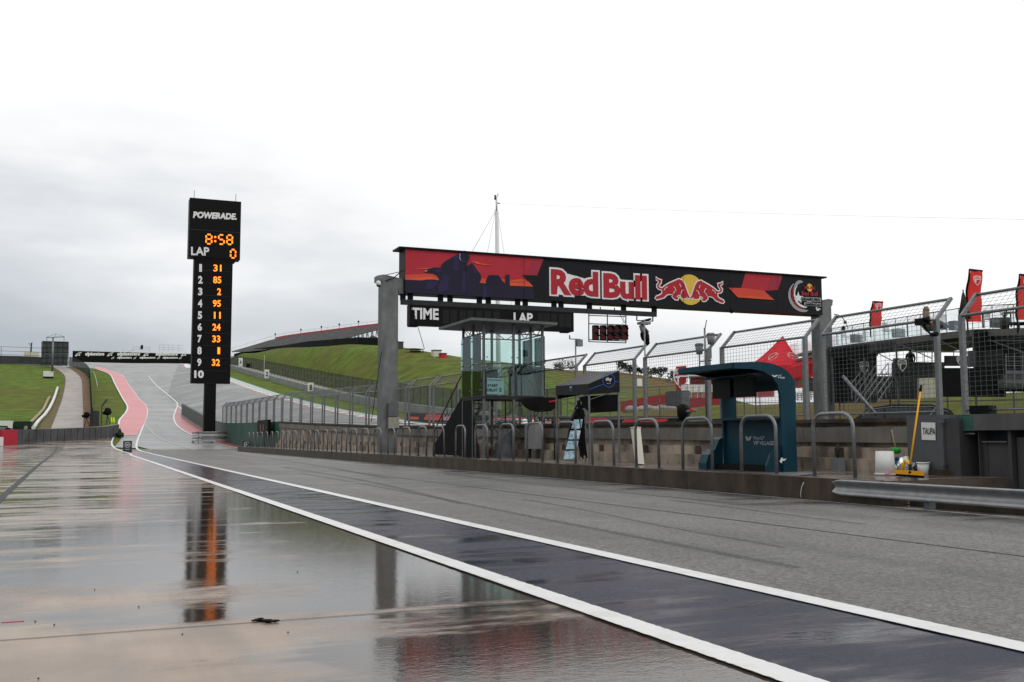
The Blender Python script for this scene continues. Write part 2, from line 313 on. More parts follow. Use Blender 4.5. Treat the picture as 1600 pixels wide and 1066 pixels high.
# ------------------------------------------------------------------ mesh builder
class MB:
    def __init__(s): s.v = []; s.f = []; s.sm = []
    def add(s, vs, fs, smooth=False):
        o = len(s.v); s.v += [Vector(v) for v in vs]; s.f += [tuple(i+o for i in f) for f in fs]; s.sm += [smooth]*len(fs); return s
    def box(s, c, d, rz=0, ax=None):
        c = Vector(c); hx, hy, hz = [q/2 for q in d]
        vs = [Vector((x*hx, y*hy, z*hz)) for x in (-1,1) for y in (-1,1) for z in (-1,1)]
        m = ax if ax else Matrix.Rotation(rz, 3, 'Z')
        return s.add([c+m@q for q in vs], [(0,1,3,2),(4,6,7,5),(0,4,5,1),(2,3,7,6),(0,2,6,4),(1,5,7,3)])
    def span(s, a, b):
        a = Vector(a); b = Vector(b); return s.box((a+b)/2, [abs(q) for q in (b-a)])
    def bar(s, p, q, r, n=6, r2=None, smooth=None, caps=True):
        p = Vector(p); q = Vector(q); d = q-p
        if d.length < 1e-6: return s
        d.normalize(); a = d.orthogonal().normalized()
        if abs(d.z) < .9: a = d.cross(Vector((0,0,1))).normalized()
        else: a = Vector((1,0,0))-d*d.x; a.normalize()
        b = d.cross(a); r2 = r if r2 is None else r2
        off = math.pi/4 if n == 4 else 0
        vs = [p+(a*math.cos(off+2*math.pi*i/n)+b*math.sin(off+2*math.pi*i/n))*r for i in range(n)]+[q+(a*math.cos(off+2*math.pi*i/n)+b*math.sin(off+2*math.pi*i/n))*r2 for i in range(n)]
        fs = [(i, (i+1) % n, n+(i+1) % n, n+i) for i in range(n)]
        s.add(vs, fs, n > 5 if smooth is None else smooth)
        if caps: s.f += [tuple(len(s.v)-2*n+i for i in range(n))[::-1], tuple(len(s.v)-n+i for i in range(n))]; s.sm += [False]*2
        return s
    def tube(s, pts, r, n=8):
        pts = [Vector(p) for p in pts]; m = len(pts); vs = []
        prev = None
        for i, p in enumerate(pts):
            d = (pts[min(i+1, m-1)]-pts[max(i-1, 0)]).normalized()
            if prev is None: a = d.orthogonal().normalized()
            else: a = (prev-d*prev.dot(d)).normalized()
            prev = a; b = d.cross(a); rr = r[i] if isinstance(r, (list, tuple)) else r
            vs += [p+(a*math.cos(2*math.pi*k/n)+b*math.sin(2*math.pi*k/n))*rr for k in range(n)]
        fs = [(i*n+k, i*n+(k+1) % n, (i+1)*n+(k+1) % n, (i+1)*n+k) for i in range(m-1) for k in range(n)]
        s.add(vs, fs, True); o = len(s.v)-len(vs)
        s.f += [tuple(o+k for k in range(n))[::-1], tuple(o+(m-1)*n+k for k in range(n))]; s.sm += [False]*2
        return s
    def poly(s, pts, depth=None):
        """filled (possibly concave) polygon; depth vector extrudes it"""
        pts = [Vector(p) for p in pts]; tri = tessellate_polygon([pts])
        s.add(pts, [tuple(t) for t in tri])
        if depth is not None:
            d = Vector(depth); n = len(pts)
            s.add([p+d for p in pts], [tuple(t)[::-1] for t in tri])
            s.add(pts+[p+d for p in pts], [(i, (i+1) % n, n+(i+1) % n, n+i) for i in range(n)])
        return s
    def grid(s, P, smooth=True):
        m, n = len(P), len(P[0])
        return s.add([p for r in P for p in r], [(i*n+j, i*n+j+1, (i+1)*n+j+1, (i+1)*n+j) for i in range(m-1) for j in range(n-1)], smooth)
    def blob(s, c, r, seg=8, jit=0):
        c = Vector(c); rx, ry, rz = r if isinstance(r, (tuple, list)) else (r, r, r); P = []
        for i in range(seg+1):
            th = math.pi*i/seg
            P.append([c+Vector((rx*math.sin(th)*math.cos(2*math.pi*k/seg/1.5)*(1+random.uniform(-jit,jit)), ry*math.sin(th)*math.sin(2*math.pi*k/seg/1.5)*(1+random.uniform(-jit,jit)), rz*math.cos(th))) for k in range(int(seg*1.5)+1)])
            P[-1][-1] = P[-1][0]
        return s.grid(P)
    def mesh(s, name, mat, loc=None, rz=0):
        me = bpy.data.meshes.new(name); L = Vector(loc) if loc is not None else Vector((0,0,0))
        Ri = Matrix.Rotation(-rz, 3, 'Z')
        me.from_pydata([tuple(Ri@(v-L)) for v in s.v], [], s.f)
        me.polygons.foreach_set('use_smooth', s.sm)
        me.materials.append(mat); me.update(); return me
def tagit(o, label, cat, group=None, kind=None):
    if label: o['label'] = label
    if cat: o['category'] = cat
    if group: o['group'] = group
    if kind: o['kind'] = kind
class Thing:
    def __init__(s, name, label, cat, loc, rz=0, group=None):
        s.o = bpy.data.objects.new(name, None); COL.objects.link(s.o); s.loc = Vector(loc); s.rz = rz
        s.o.location = s.loc; s.o.rotation_euler = (0, 0, rz); s.o.empty_display_size = .3; tagit(s.o, label, cat, group)
    def part(s, name, mb, mat, parent=None, label=None):
        o = bpy.data.objects.new(name, mb.mesh(name, mat, s.loc, s.rz)); COL.objects.link(o); o.parent = parent or s.o
        if label: o['label'] = label
        return o
def single(name, mb, mat, label, cat, group=None, loc=None):
    if loc is None:
        n = len(mb.v); loc = Vector((sum(v.x for v in mb.v)/n, sum(v.y for v in mb.v)/n, min(v.z for v in mb.v)))
    o = bpy.data.objects.new(name, mb.mesh(name, mat, loc)); o.location = loc; COL.objects.link(o); tagit(o, label, cat, group); return o
def struct(name, mb, mat):
    o = bpy.data.objects.new(name, mb.mesh(name, mat)); COL.objects.link(o); o['kind'] = 'structure'; return o
def copy_tree(o, loc=None, rz=None, label=None, parent=None):
    c = o.copy(); COL.objects.link(c)
    if parent: c.parent = parent
    for ch in kids(o): copy_tree(ch, parent=c)
    if loc is not None: c.location = loc
    if rz is not None: c.rotation_euler = (0, 0, rz)
    if label: c['label'] = label
    return c
def kids(o): return [k for k in COL.objects if k.parent == o]
# text ---------------------------------------------------------------
_tc = {}
def glyphs(s, bold=0., shear=0., ext=0.):
    k = (s, bold, shear)
    if k in _tc: return _tc[k]
    cu = bpy.data.curves.new('t', 'FONT'); cu.body = s; cu.offset = bold; cu.shear = shear; cu.resolution_u = 3
    ob = bpy.data.objects.new('t', cu); COL.objects.link(ob); bpy.context.view_layer.update()
    me = bpy.data.meshes.new_from_object(ob.evaluated_get(bpy.context.evaluated_depsgraph_get()))
    vs = [v.co.copy() for v in me.vertices]; fs = [tuple(p.vertices) for p in me.polygons]
    bpy.data.objects.remove(ob); bpy.data.curves.remove(cu); bpy.data.meshes.remove(me)
    _tc[k] = (vs, fs); return _tc[k]
def text(mb, s, o, xd, ud, w, h, bold=.0, shear=0., center=True, grow=0):
    """letters fitted to w x h, o = centre of the box, xd/ud unit vectors"""
    vs, fs = glyphs(s, bold, shear); o = Vector(o); xd = Vector(xd).normalized(); ud = Vector(ud).normalized()
    x0 = min(v.x for v in vs); x1 = max(v.x for v in vs); y0 = min(v.y for v in vs); y1 = max(v.y for v in vs)
    if grow: x0 += grow; x1 -= grow; y0 += grow; y1 -= grow
    kx = w/(x1-x0); ky = h/(y1-y0) if h else kx
    mb.add([o+xd*((v.x-(x0+x1)/2)*kx)+ud*((v.y-(y0+y1)/2)*ky) for v in vs], fs); return mb
def text4(mb, s, F, a, b, c, d, **k):
    """letters fitted to the box given by photo corners a=left-bottom b=right-bottom c=right-top d=left-top through placer F"""
    A, B, C, D = F(*a), F(*b), F(*c), F(*d)
    return text(mb, s, (A+B+C+D)/4, (B-A)+(C-D), (D-A)+(C-B), ((B-A).length+(C-D).length)/2, ((D-A).length+(C-B).length)/2, **k)
def catmull(P, n=8):
    P = [Vector(p) for p in P]; out = []
    for i in range(len(P)-1):
        p0 = P[max(i-1,0)]; p1 = P[i]; p2 = P[i+1]; p3 = P[min(i+2,len(P)-1)]
        for k in range(n):
            t = k/n; out.append(.5*((2*p1)+(p2-p0)*t+(2*p0-5*p1+4*p2-p3)*t*t+(3*p1-p0-3*p2+p3)*t**3))
    out.append(P[-1]); return out
def ontrack(P, off): return [Vector((p.x, p.y, T(p.x, p.y)+off)) for p in P]
def line_world(pts, w, off, n=8):
    C = catmull(pts, n) if n > 1 else [Vector(p) for p in pts]; L = []; Rr = []
    for i, p in enumerate(C):
        d = C[min(i+1,len(C)-1)]-C[max(i-1,0)]; d.z = 0; d.normalize(); s = Vector((-d.y, d.x, 0))*w/2
        L.append(p+s); Rr.append(p-s)
    return MB().grid([ontrack(L, off), ontrack(Rr, off)])
def ribbon(L, R, off, n=10, m=6):
    L = catmull(L, n); R = catmull(R, n); k = len(L); 
    def samp(C, u): f = u*(len(C)-1); i = min(int(f), len(C)-2); return C[i].lerp(C[i+1], f-i)
    return MB().grid([ontrack([samp(L, i/(k-1)).lerp(samp(R, i/(k-1)), j/m) for i in range(k)], off) for j in range(m+1)])
def ATs(pts): return [AT(*p) for p in pts]
ONES = 'zeroth first second third fourth fifth sixth seventh eighth ninth tenth eleventh twelfth thirteenth fourteenth fifteenth sixteenth seventeenth eighteenth nineteenth'.split()
def ordw(n):
    if n < 20: return ONES[n]
    t = ['twenty','thirty','forty','fifty','sixty','seventy','eighty','ninety'][n//10-2]; tt = {'twenty':'twentieth','thirty':'thirtieth','forty':'fortieth','fifty':'fiftieth','sixty':'sixtieth','seventy':'seventieth','eighty':'eightieth','ninety':'ninetieth'}
    return tt[t] if n % 10 == 0 else t+'-'+ONES[n % 10]
UP = Vector((0,0,1)); XD = Vector((1,0,0)); YD = Vector((0,1,0))
# ================================================================== GROUND AND ROADS
def frange(a, b, s):
    o = []; x = a
    while x < b-1e-6: o.append(x); x += s
    return o
xs = [-2500,-1200,-700,-400]+frange(-300,-60,15)+frange(-60,60,1.5)+frange(60,400,5)+[400,500,700,1200,2500]
ys = [-400,-200,-100]+frange(-60,0,6)+frange(0,480,2.5)+frange(480,700,15)+[700,900,1400,2600]
struct('ground', MB().grid([[G(x, y, -.10) for x in xs] for y in ys]), m_green)
XA, XB, XC = 3.41, 5.13, 13.18
# concrete apron of the garages (left), lane, painted strip
def sheet(x0, x1, y0, y1, off, dx=1.5, dy=2.5):
    X = frange(x0, x1, dx)+[x1]; Y = frange(y0, y1, dy)+[y1]
    return MB().grid([[G(x, y, off) for x in X] for y in Y])
twl = [AT(-60,696.5),AT(0,693.5),AT(45,691.5),AT(90,689.5),AT(130,687.5),AT(165,685),AT(186,681),AT(200,681)]
def ymax(x): return lin([(q.x, q.y+.4) for q in twl], x)
struct('pit_apron', MB().grid([[G(-80+83.42*i/56, -25+(ymax(-80+83.42*i/56)+25)*(j/70)) for i in range(57)] for j in range(71)]), m_conc)
struct('pit_lane', sheet(3.42, 18, -25, 112, 0), m_asph)
# race track sheet: from the red band's left edge to the far kerb, climbing the hill
redL = [(186,681),(186,659),(192,650),(197,644),(199,635),(192,623),(180,601),(172.5,586),(160,580),(148,576)]
redR = [(213,681),(225,662),(229,650),(230,640),(227,633),(219,625),(200,600),(193,588),(176,580.5),(164,576.3),(150,573)]
RL = ATs(redL); RR = ATs(redR)
cl = catmull(RL, 6)
def xl(y):
    if y < cl[0].y: return cl[0].x+(cl[0].y-y)*.05
    for a, b in zip(cl, cl[1:]):
        if min(a.y,b.y) <= y <= max(a.y,b.y): return a.x+(b.x-a.x)*(y-a.y)/(b.y-a.y+1e-9)
    return cl[-1].x-(y-cl[-1].y)*1.2
def xr(y): return 33+0*y
TY = frange(111,470,2.5)
def xm(y): return 18.0 if y < 250 else lin([(250,18.0),(330,26),(400,33)], y)
struct('race_track', MB().grid([[G(xl(y)+(xm(y)-xl(y))*k/24, y, .0) for k in range(25)] for y in TY]), m_track)
struct('main_straight', MB().grid([[G(xm(y)+(33-xm(y))*k/12, y, .0) for k in range(13)] for y in TY if y < 400]), m_trackd)
struct('main_straight', sheet(17.9, 33, -25, 111, -.02), m_trackd)
# turn one run-off plateau
ky = [p for p in TY if p > 380]
struct('run_off', MB().grid([[G(xl(y)-60+(59.9)*k/10 if k < 10 else xl(y)-.1, y, -.02) for k in range(11)] for y in TY if y > 425]), m_road)
struct('navy_strip', MB().grid([[Vector((x, y, .004+T(x,y))) for x in (XA+.05, 4.2, XB-.05)] for y in frange(-25,104,3)+[104]]), m_navy)
lineA = [G(XA,-25),G(XA,0),G(XA,30),G(XA,60),G(XA,82)]+ATs([(205,709.5),(189,704.5),(178,699),(174.5,692),(177.5,683)])
struct('white_line', line_world(lineA, .2, .008, 14), m_white)
lineB = [G(XB,-25),G(XB,0),G(XB,30),G(XB,60),G(XB,88)]+ATs([(236,708.5),(219,704.5),(213.5,699.5),(214,691),(218,680),(225,662),(229.5,648),(230,640),(227,633),(219,625),(209,612),(200,600),(193,588),(184,583.5),(176,580.5),(164,576.3),(150,573)])
struct('white_line', line_world(lineB, .22, .012, 14), m_white)
struct('exit_lane', ribbon(ATs([(178,699),(186,690),(192,681.5)]), ATs([(215,700.5),(214.5,691),(218,681.5)]), .004, 4, 3), m_track)
struct('red_band', ribbon(RL, RR, .03), m_red)
struct('white_line', line_world(RL, .28, .05), m_white)
for a, b in (((172,580.5),(176,580.2)),((178,600.5),(200,600)),((192,624),(219,624.8))):
    A, B = AT(*a), AT(*b); struct('white_line', line_world([A, A.lerp(B,.5), B], .5, .055, 4), m_white)
struct('white_line', line_world(ATs([(225,662),(231,668),(243,680),(256,688),(270,693),(290,699.5),(306,703.5)]), .18, .03), m_whited)
l4 = ATs([(232,588),(245,603),(262,617),(275,628),(277,634),(274,643),(271.5,652),(275,663),(285,672),(300,680),(320,687.5),(345,695),(375,701.5),(398,706)])
struct('white_line', line_world(l4, .22, .05), m_white)
struct('white_line', line_world(ATs([(277,634),(281,637),(285,640)]), .2, .05), m_white)
wb = ATs([(277.5,634),(281,640),(283,647),(287,652.5),(295,658),(308,666),(325,678),(345,688.5),(372,697),(397,704.5)])
struct('red_verge', ribbon(l4[4:], wb[0:1]+wb[1:], .025), m_redd)
# far kerb, mint run-off band, and barrier line on the right of the straight
kp = [Vector((33, y, 0)) for y in frange(100, 430, 6)]
m = MB(); m2 = MB()
for i in range(0, 120):
    y0 = 96+i*2.6; q = [G(33, y0, .02), G(34.1, y0, .07), G(34.1, y0+2.6, .07), G(33, y0+2.6, .02)]
    (m if i % 2 else m2).add(q, [(0,1,2,3)])
struct('kerb', m, m_white); struct('kerb', m2, MAT('kerb_red', (.50,.16,.15), .5, var=.1))
struct('mint_band', MB().grid([[G(x, y, .03) for y in frange(96, 430, 5)] for x in (34.1, 35.2, 36.3)]), m_mint)
# turn one kerb
struct('kerb', line_world(ATs([(280,566.5),(290,569),(300,573),(310,579)]), 1.6, .06), m_white)
struct('mint_band', line_world(ATs([(292,567),(302,570.5),(314,575)]), 3, .05), m_mint)
# access road on the left hill with brown verges
aL = ATs([(79,671),(89.5,645),(98,621),(102.5,597),(101,587),(94.6,580.5),(84,574.5),(70,570)])
aR = ATs([(130.5,671),(130,645),(129,621),(128,598),(125,589),(118,582),(104,574),(88,569)])
struct('access_road', ribbon(aL, aR, .0), m_road)
struct('dirt_verge', ribbon([p for p in aR], ATs([(142,671),(141,645),(140,621),(138,599),(135,589),(128,581.5),(114,574),(96,569)]), -.03), m_dirt)
struct('dirt_verge', ribbon(ATs([(60,671),(72,648),(86,628),(97,606),(99,592),(93,583),(82,576.5),(69,571)]), aL, -.04), MAT('grass_and_dirt', (.13,.10,.045), .9, var=.3, scale=.4))
for yy in (650,637,622,604):
    A = AT(lin([(604,102.5),(622,98),(637,92),(650,87)], yy)+1, yy); B = AT(128.5, yy-1)
    struct('road_joint', line_world([A, A.lerp(B,.5), B], .18, .02, 3), m_dark)
# service road behind the far barrier
struct('dirt_road', MB().grid([[G(x, y, -.02) for y in frange(120, 420, 4)] for x in (47,49,51,52.5)]), m_road)
# ragged near edges of the two painted lines
rl_ = random.Random(5)
for X_, W_ in ((XA,.2),(XB,.21)):
    ysr = [1.0+.035*i for i in range(700)]
    struct('white_line', MB().grid([[Vector((X_+s*(W_/2+.004+rl_.uniform(-.004,.007)), y, .0135)) for y in ysr] for s in (-1,1)], False), m_white)
m_mark = MAT('rubber_mark', (.02,.02,.021), .5, var=.2, scale=3, alpha=.24)
for pts, w_ in (([(7.3,9.5),(7.5,12.5),(7.9,15.5),(8.2,19)],.10),([(10.2,11.5),(10.4,14),(10.7,17.5)],.16),([(6.6,18),(7.6,30),(7.9,44)],.2),([(11.2,16),(11.1,24),(11.4,33)],.2),([(8.6,30),(9.6,44),(10.4,62)],.22),([(6.3,8),(6.5,14),(6.9,24),(7.1,36)],.16)):
    struct('tyre_mark', line_world([G(a, b) for a, b in pts], w_, .0045, 14), m_mark)
struct('drain_channel', line_world([G(-1.5,22),G(-1.8,50),G(-2.1,90),G(-2.5,124)], .16, .005, 14), m_dark)
# painted thin line and kerb line at the platform foot, seam lines
struct('white_line', line_world([G(XC-.16,-25),G(XC-.16,30),G(XC-.16,92)], .06, .006, 20), m_whited)
for (y0, y1, wd) in ((-25,40,.035),(42,70,.02)):
    struct('tar_seam', line_world([G(9.0,y0),G(8.98,(y0+y1)/2),G(9.02,y1)], wd, .005, 12), m_black)
struct('white_line', line_world([G(5.25,27.5),G(9,27.9),G(13,28.3)], .07, .007, 6), m_whited)
mj = MB()
for y in (7.2, -1, 15.6, 24, 33, 42.5, 52, 62, 73, 85):
    mj.add([G(-60,y-.007,.004), G(-8,y-.007,.004), G(-8,y+.007,.004), G(-60,y+.007,.004)], [(0,1,2,3)])
    P = [(-8,0),(-5,.01),(-3,-.008),(-1,.006),(1,-.01),(3.3,0)]
    mj.grid([[Vector((a, y+b-.007, .004+T(a,y))) for a, b in P], [Vector((a, y+b+.007, .004+T(a,y))) for a, b in P]])
for x in (-4.6, -12.4, -20): mj.add([G(x-.01,-20,.0035), G(x+.01,-20,.0035), G(x+.01,90,.0035), G(x-.01,90,.0035)], [(0,1,2,3)])
struct('expansion_joint', mj, m_dark)
# small stones and a strip of torn rubber
rs = MB()
for i in range(8): 
    p = AZ(398+i*4.5, 969.5-math.sin(i*.8)*1.2, .012); rs.blob(p, (.03,.022,.006+.004*(i%3)), 5, .3)
single('rubber_scrap', rs, m_black, 'torn strip of black rubber lying on the concrete joint', 'rubber')
for i, (a, b) in enumerate([(55,971),(85,976),(217,948),(148,921),(285,991),(450,988),(60,1060),(465,893)]):
    single('pebble', MB().blob(AZ(a, b, .006), (.006,.007,.005), 5, .3), m_dark, ['dark pebble on the left joint end','larger dark pebble on the concrete beside another','dark pebble above the joint, left of the tower reflection','lone pebble high on the left concrete','pebble just below the joint under the tower reflection','pebble below the joint in the middle of the concrete','pebble at the bottom left edge of the concrete','pebble right of the tower reflection'][i], 'pebble', 'dark pebbles on the concrete')
mp = AZ(20,972,0); single('paint_mark', MB().box((mp.x,mp.y,.003),(.14,.012,.004)), m_red, 'short pink survey dash painted on the concrete at the left', 'paint mark')
# ================================================================== PLATFORM, PIT WALL
PZ = .42; YE = 14.6; YF = 96
m = MB().add([(XC,YE,PZ),(17.2,YE,PZ),(17.2,YF,PZ),(XC,YF,PZ)], [(0,1,2,3)])
m.add([(XC,YE,0),(17.2,YE,0),(17.2,YE,PZ),(XC,YE,PZ)], [(0,1,2,3)]).add([(XC,YF,0),(17.2,YF,0),(17.2,YF,PZ),(XC,YF,PZ)], [(3,2,1,0)])
struct('platform', m, m_slab)
k = MB(); y = YE+.0
while y < YF: k.span((XC-.02, y+.006, -.02), (XC+.28, min(YF, y+6.1)-.006, PZ+.012)); y += 6.1
k.span((XC-.012,YE,-.02),(XC+.2,YF,PZ-.03))
k.span((XC-.04, YE-.55, -.02), (XC+.28, YE-.02, PZ-.02))
struct('kerb', k, m_kerb)
def wtop(y): return lin([(-30,1.6),(20,1.64),(28,1.70),(50,1.84),(62,1.98),(84,2.45),(110,3.1),(198,7.3),(240,11.4)], y)
XW = 17.0
wall = Thing('pit_wall', 'long stained concrete pit wall behind the platform, carrying the catch fence', 'wall', (XW, YE, 0))
m = MB(); m3 = MB(); m4 = MB()
YW = [YE+1.2]+frange(18, 96, 3.05)+[96]
for a, b in zip(YW, YW[1:]):
    z0, z1 = wtop(a), wtop(b); a2, b2 = a+.008, b-.008
    # upper wall block with a cap
    def blk(mb, x0, x1, la, lb, ha, hb):
        mb.add([(x0,a2,la),(x1,a2,la),(x1,b2,lb),(x0,b2,lb),(x0,a2,ha),(x1,a2,ha),(x1,b2,hb),(x0,b2,hb)], [(0,3,2,1),(4,5,6,7),(0,1,5,4),(2,3,7,6),(0,4,7,3),(1,2,6,5)])
    blk(m, XW, XW+.5, .3, .3, z0-.09, z1-.09)
    blk(m3, XW-.12, XW+.55, z0-.09, z1-.09, z0, z1)
    blk(m3, XW-.05, XW-.003, z0-.16, z1-.16, z0-.12, z1-.12)
    blk(m4, XW-.16, XW-.07, z0-.56, z1-.56, z0-.2, z1-.2)
    # stepped base courses
    blk(m, XW-.22, XW-.004, .40, .40, .96, .98)
    blk(m, XW-.42, XW-.224, .40, .40, .70, .72)
wall.part('wall_face', m, m_wall); wall.part('coping', m3, m_kerb); wall.part('board', m4, m_gpanel, label='flat grey sponsor board with nothing printed on it')
jn = MB()
for y in frange(19.5, 90, 3.05): jn.span((XW-.245,y,.74),(XW-.235,y+.3,.96)); 
wall.part('recess_shade', jn, m_kerb)  # thin dark plates on the ledge face stand in for shaded gaps
# green painted wall at the pit exit
gw = Thing('pit_exit_wall', 'green painted concrete wall at the pit exit behind the timing tower', 'wall', (17,110,0))
gx = [(17,96),(17,104),(17,115),(17,126),(17,138),(17,152),(17,166),(17,182),(17,200)]
for i,(a, b) in enumerate(zip(gx, gx[1:])):
    mm = MB(); A = G(*a,-.2); B = G(*b,-.2); zt0, zt1 = wtop(a[1]), wtop(b[1])
    if i >= 3: zt0 = max(T(*a)+1.9, 0) if i > 3 else zt0; zt1 = T(*b)+1.9
    zt0 = lin([(96,wtop(96)),(126,3.0),(138,3.2),(152,T(17,152)+2.0),(200,T(17,200)+1.9)], a[1]); zt1 = lin([(96,wtop(96)),(126,3.0),(138,3.2),(152,T(17,152)+2.0),(200,T(17,200)+1.9)], b[1])
    mm.add([A, B, (17,b[1],zt1),(17,a[1],zt0)], [(0,1,2,3)]); mm.add([A+XD*.5, B+XD*.5, (17.5,b[1],zt1),(17.5,a[1],zt0)], [(3,2,1,0)])
    mm.add([(17,a[1],zt0),(17,b[1],zt1),(17.5,b[1],zt1),(17.5,a[1],zt0)], [(0,1,2,3)])
    if i == 0: mm.add([A, A+XD*.5, (17.5,a[1],zt0),(17,a[1],zt0)], [(0,1,2,3)])
    if i == len(gx)-2: mm.add([B, B+XD*.5, (17.5,b[1],zt1),(17,b[1],zt1)], [(0,3,2,1)])
    gw.part('wall_panel', mm, m_wgreen if i in (0,1,2,3,) else ( MAT('weathered_green_concrete', (.10,.14,.12), .6, var=.2, scale=.6)))
def walltop(y):
    if y <= 96: return wtop(y)
    return lin([(96,wtop(96)),(126,3.0),(138,3.2),(152,T(17,152)+2.0),(200,T(17,200)+1.9)], y)
# catch fence panels along the wall
PL, PP, FH = 3.72, 4.42, 2.14
def fence_panel(dense=1):
    t = Thing('catch_fence_panel', 'x', 'fence panel', (XW+.12, 0, 0), 0, 'catch fence panels along the pit wall')
    X = XW+.12; cr = (-.46, .48)   # crank over the lane side
    for y in (0, PL):
        p = MB(); p.span((X-.05,y-.05,-.28),(X+.05,y+.05,FH)); p.bar((X,y,FH-.02),(X+cr[0]*-1,y,FH+cr[1]),.05,4)
        t.part('post', p, m_galv)
    for a_, z_, r_q in ((X,FH-.01,.035),(X,.12,.022),(X-cr[0],FH+cr[1]-.02,.035)): t.part('rail', MB().bar((a_,0,z_),(a_,PL,z_),r_q), m_galv)
    w = MB(); wr = .0040; n = 26; k = 20
    for i in range(1, n): 
        y = PL*i/n; w.bar((X,y,.12),(X,y,FH),wr,3,caps=False); w.bar((X,y,FH),(X-cr[0],y,FH+cr[1]),wr,3,caps=False)
    for i in range(1, k): z = .12+(FH-.12)*i/k; w.bar((X,0,z),(X,PL,z),wr,3,caps=False)
    for i in range(1, 6): w.bar((X-cr[0]*i/6,0,FH+cr[1]*i/6),(X-cr[0]*i/6,PL,FH+cr[1]*i/6),wr,3,caps=False)
    t.part('wire_mesh', w, m_galvd); return t.o
fp0 = fence_panel(); first = True
ystart = 16.45-PP*4+ -.0; i = 0; n = 0; y = ystart
yy = []
y = 15.45-PL  # right-most visible panel ends by the 15.45 post
while y < 200: yy.append(y); y += PP
ys_p = [16.82+PP*k for k in range(-1, 28)]
for n, y in enumerate(ys_p):
    o = fp0 if n == 0 else copy_tree(fp0)
    z0, z1 = walltop(y), walltop(y+PL)
    o.location = (XW+.12, y, z0); o.rotation_euler = (math.atan2(z1-z0, PL), 0, 0)
    o['label'] = 'cranked galvanised catch fence panel, %s along the pit wall counted from the right edge' % ordw(n+1)
st = MB(); st.bar(AX(1317,588,XW+.3), AX(1369,648,XW+.3), .04, 6)
single('brace_pole', st, m_galv, 'slanting steel brace pole behind the fence right of the gantry pillar', 'brace')
# hoops along the platform edge
def hoop():
    t = Thing('steel_hoop', 'x', 'hoop rail', (XC+.45, 0, PZ), 0, 'bent steel hoops along the platform edge')
    h = 1.26; w = 1.2; r = .3; X = XC+.45
    P = [(X,0,PZ),(X,0,PZ+h-r)]+[(X, r-r*math.cos(a), PZ+h-r+r*math.sin(a)) for a in [math.pi/2*i/6 for i in range(1,7)]]+[(X, w-r+r*math.sin(a), PZ+h-r+r*math.cos(a)) for a in [math.pi/2*i/6 for i in range(0,7)]]+[(X,w,PZ)]
    t.part('bent_pipe', MB().tube(P, .038, 8), m_galv)
    for y in (0, w): t.part('foot_plate', MB().bar((X,y,PZ+.002),(X,y,PZ+.02),.09,8), m_galvd)
    return t.o
h0 = hoop(); n = 0; y = 15.55
while y < 94.5:
    o = h0 if n == 0 else copy_tree(h0); o.location = (XC+.45, y, PZ+.0); o.rotation_euler = (random.uniform(-.012,.012), random.uniform(-.022,.022), random.uniform(-.05,.05))
    o['label'] = 'grey steel hoop, %s along the platform edge counted from the yellow squeegee end' % ordw(n+1)
    n += 1; y += 2.4
# guardrail at the right
gy0, gy1 = 15.3, -4
t = Thing('guardrail', 'wet corrugated steel guardrail running off the right edge in front of the sheds', 'guardrail', (XC+.1, gy0, 0))
prof = [(.0,.43),(-.035,.42),(-.04,.40),(-.0,.36),(.045,.32),(.05,.285),(.045,.25),(.0,.21),(-.04,.17),(-.035,.15),(.0,.135)]
t.part('beam', MB().grid([[Vector((XC-.13+a, gy0+dy, z)) for a, z in prof] for dy in (0,-4.3,-8.6,-12.9,-17,-20)]), m_rail)
en = MB().grid([[Vector((XC-.13+a*.9+.02, gy0+dy, .28+(z-.28)*s)) for a, z in prof] for dy, s in ((.0,1),(.12,.92),(.22,.7))]); t.part('end_terminal', en, m_rail)
for y in (13.2, 9.2, 5.2, 1.2): t.part('post', MB().span((XC-.07,y,-.05),(XC+.07,y+.12,.40)), m_galvd)
single('kerb', MB().span((XC+.28,-25,-.02),(XC+.55,YE-.6,.12)), m_kerb, 'low dark concrete kerb under the guardrail at right', 'kerb')
struct('dirt_verge', sheet(XC+.55, 17.2, -20, YE, .02), m_slab)
# ------------------------------------------------ cabinet, opening, sheds at right
def cab(px0, px1, X): 
    a = AZ(px0, 700, .5); return AX(px0, 700, X).y, AX(px1, 700, X).y
y1, y0 = cab(1418, 1474, 16.35)
t = Thing('steel_cabinet', 'grey steel cabinet at the end of the wall with a handwritten white paper', 'cabinet', (16.35, y0, PZ))
t.part('body', MB().span((16.35,y0,PZ+.12),(17.6,y1,wtop(16)+.03)), m_dark2 if False else MAT('grey_steel_sheet', (.10,.105,.11), .5, var=.15, scale=3, stain=(.05,.05,.052), sscale=(3,3,3), samt=.35))
t.part('plinth', MB().span((16.2,y0-.1,0),(17.6,y1+.05,PZ+.118)), m_kerb)
sg = MB(); F = lambda a, b: AX(a, b, 16.335)
sg.poly([F(1439.5,660),F(1461.5,660.5),F(1462,688),F(1440.5,687.5)], (-.006,0,0)); pp = t.part('paper', sg, m_wht)
tx = MB(); F = lambda a, b: AX(a, b, 16.32); text4(tx, 'TAUPA', F, (1441.5,679.5),(1461,679),(1461,669.5),(1441.5,668), bold=.012, shear=.1); t.part('lettering', tx, m_black, pp)
for z in (.62, 1.5):
    t.part('hinge', MB().span((16.28,y0-.05,z),(16.36,y0+.02,z+.05)), m_galvd)
def yx(px, X): return AX(px, 690, X).y
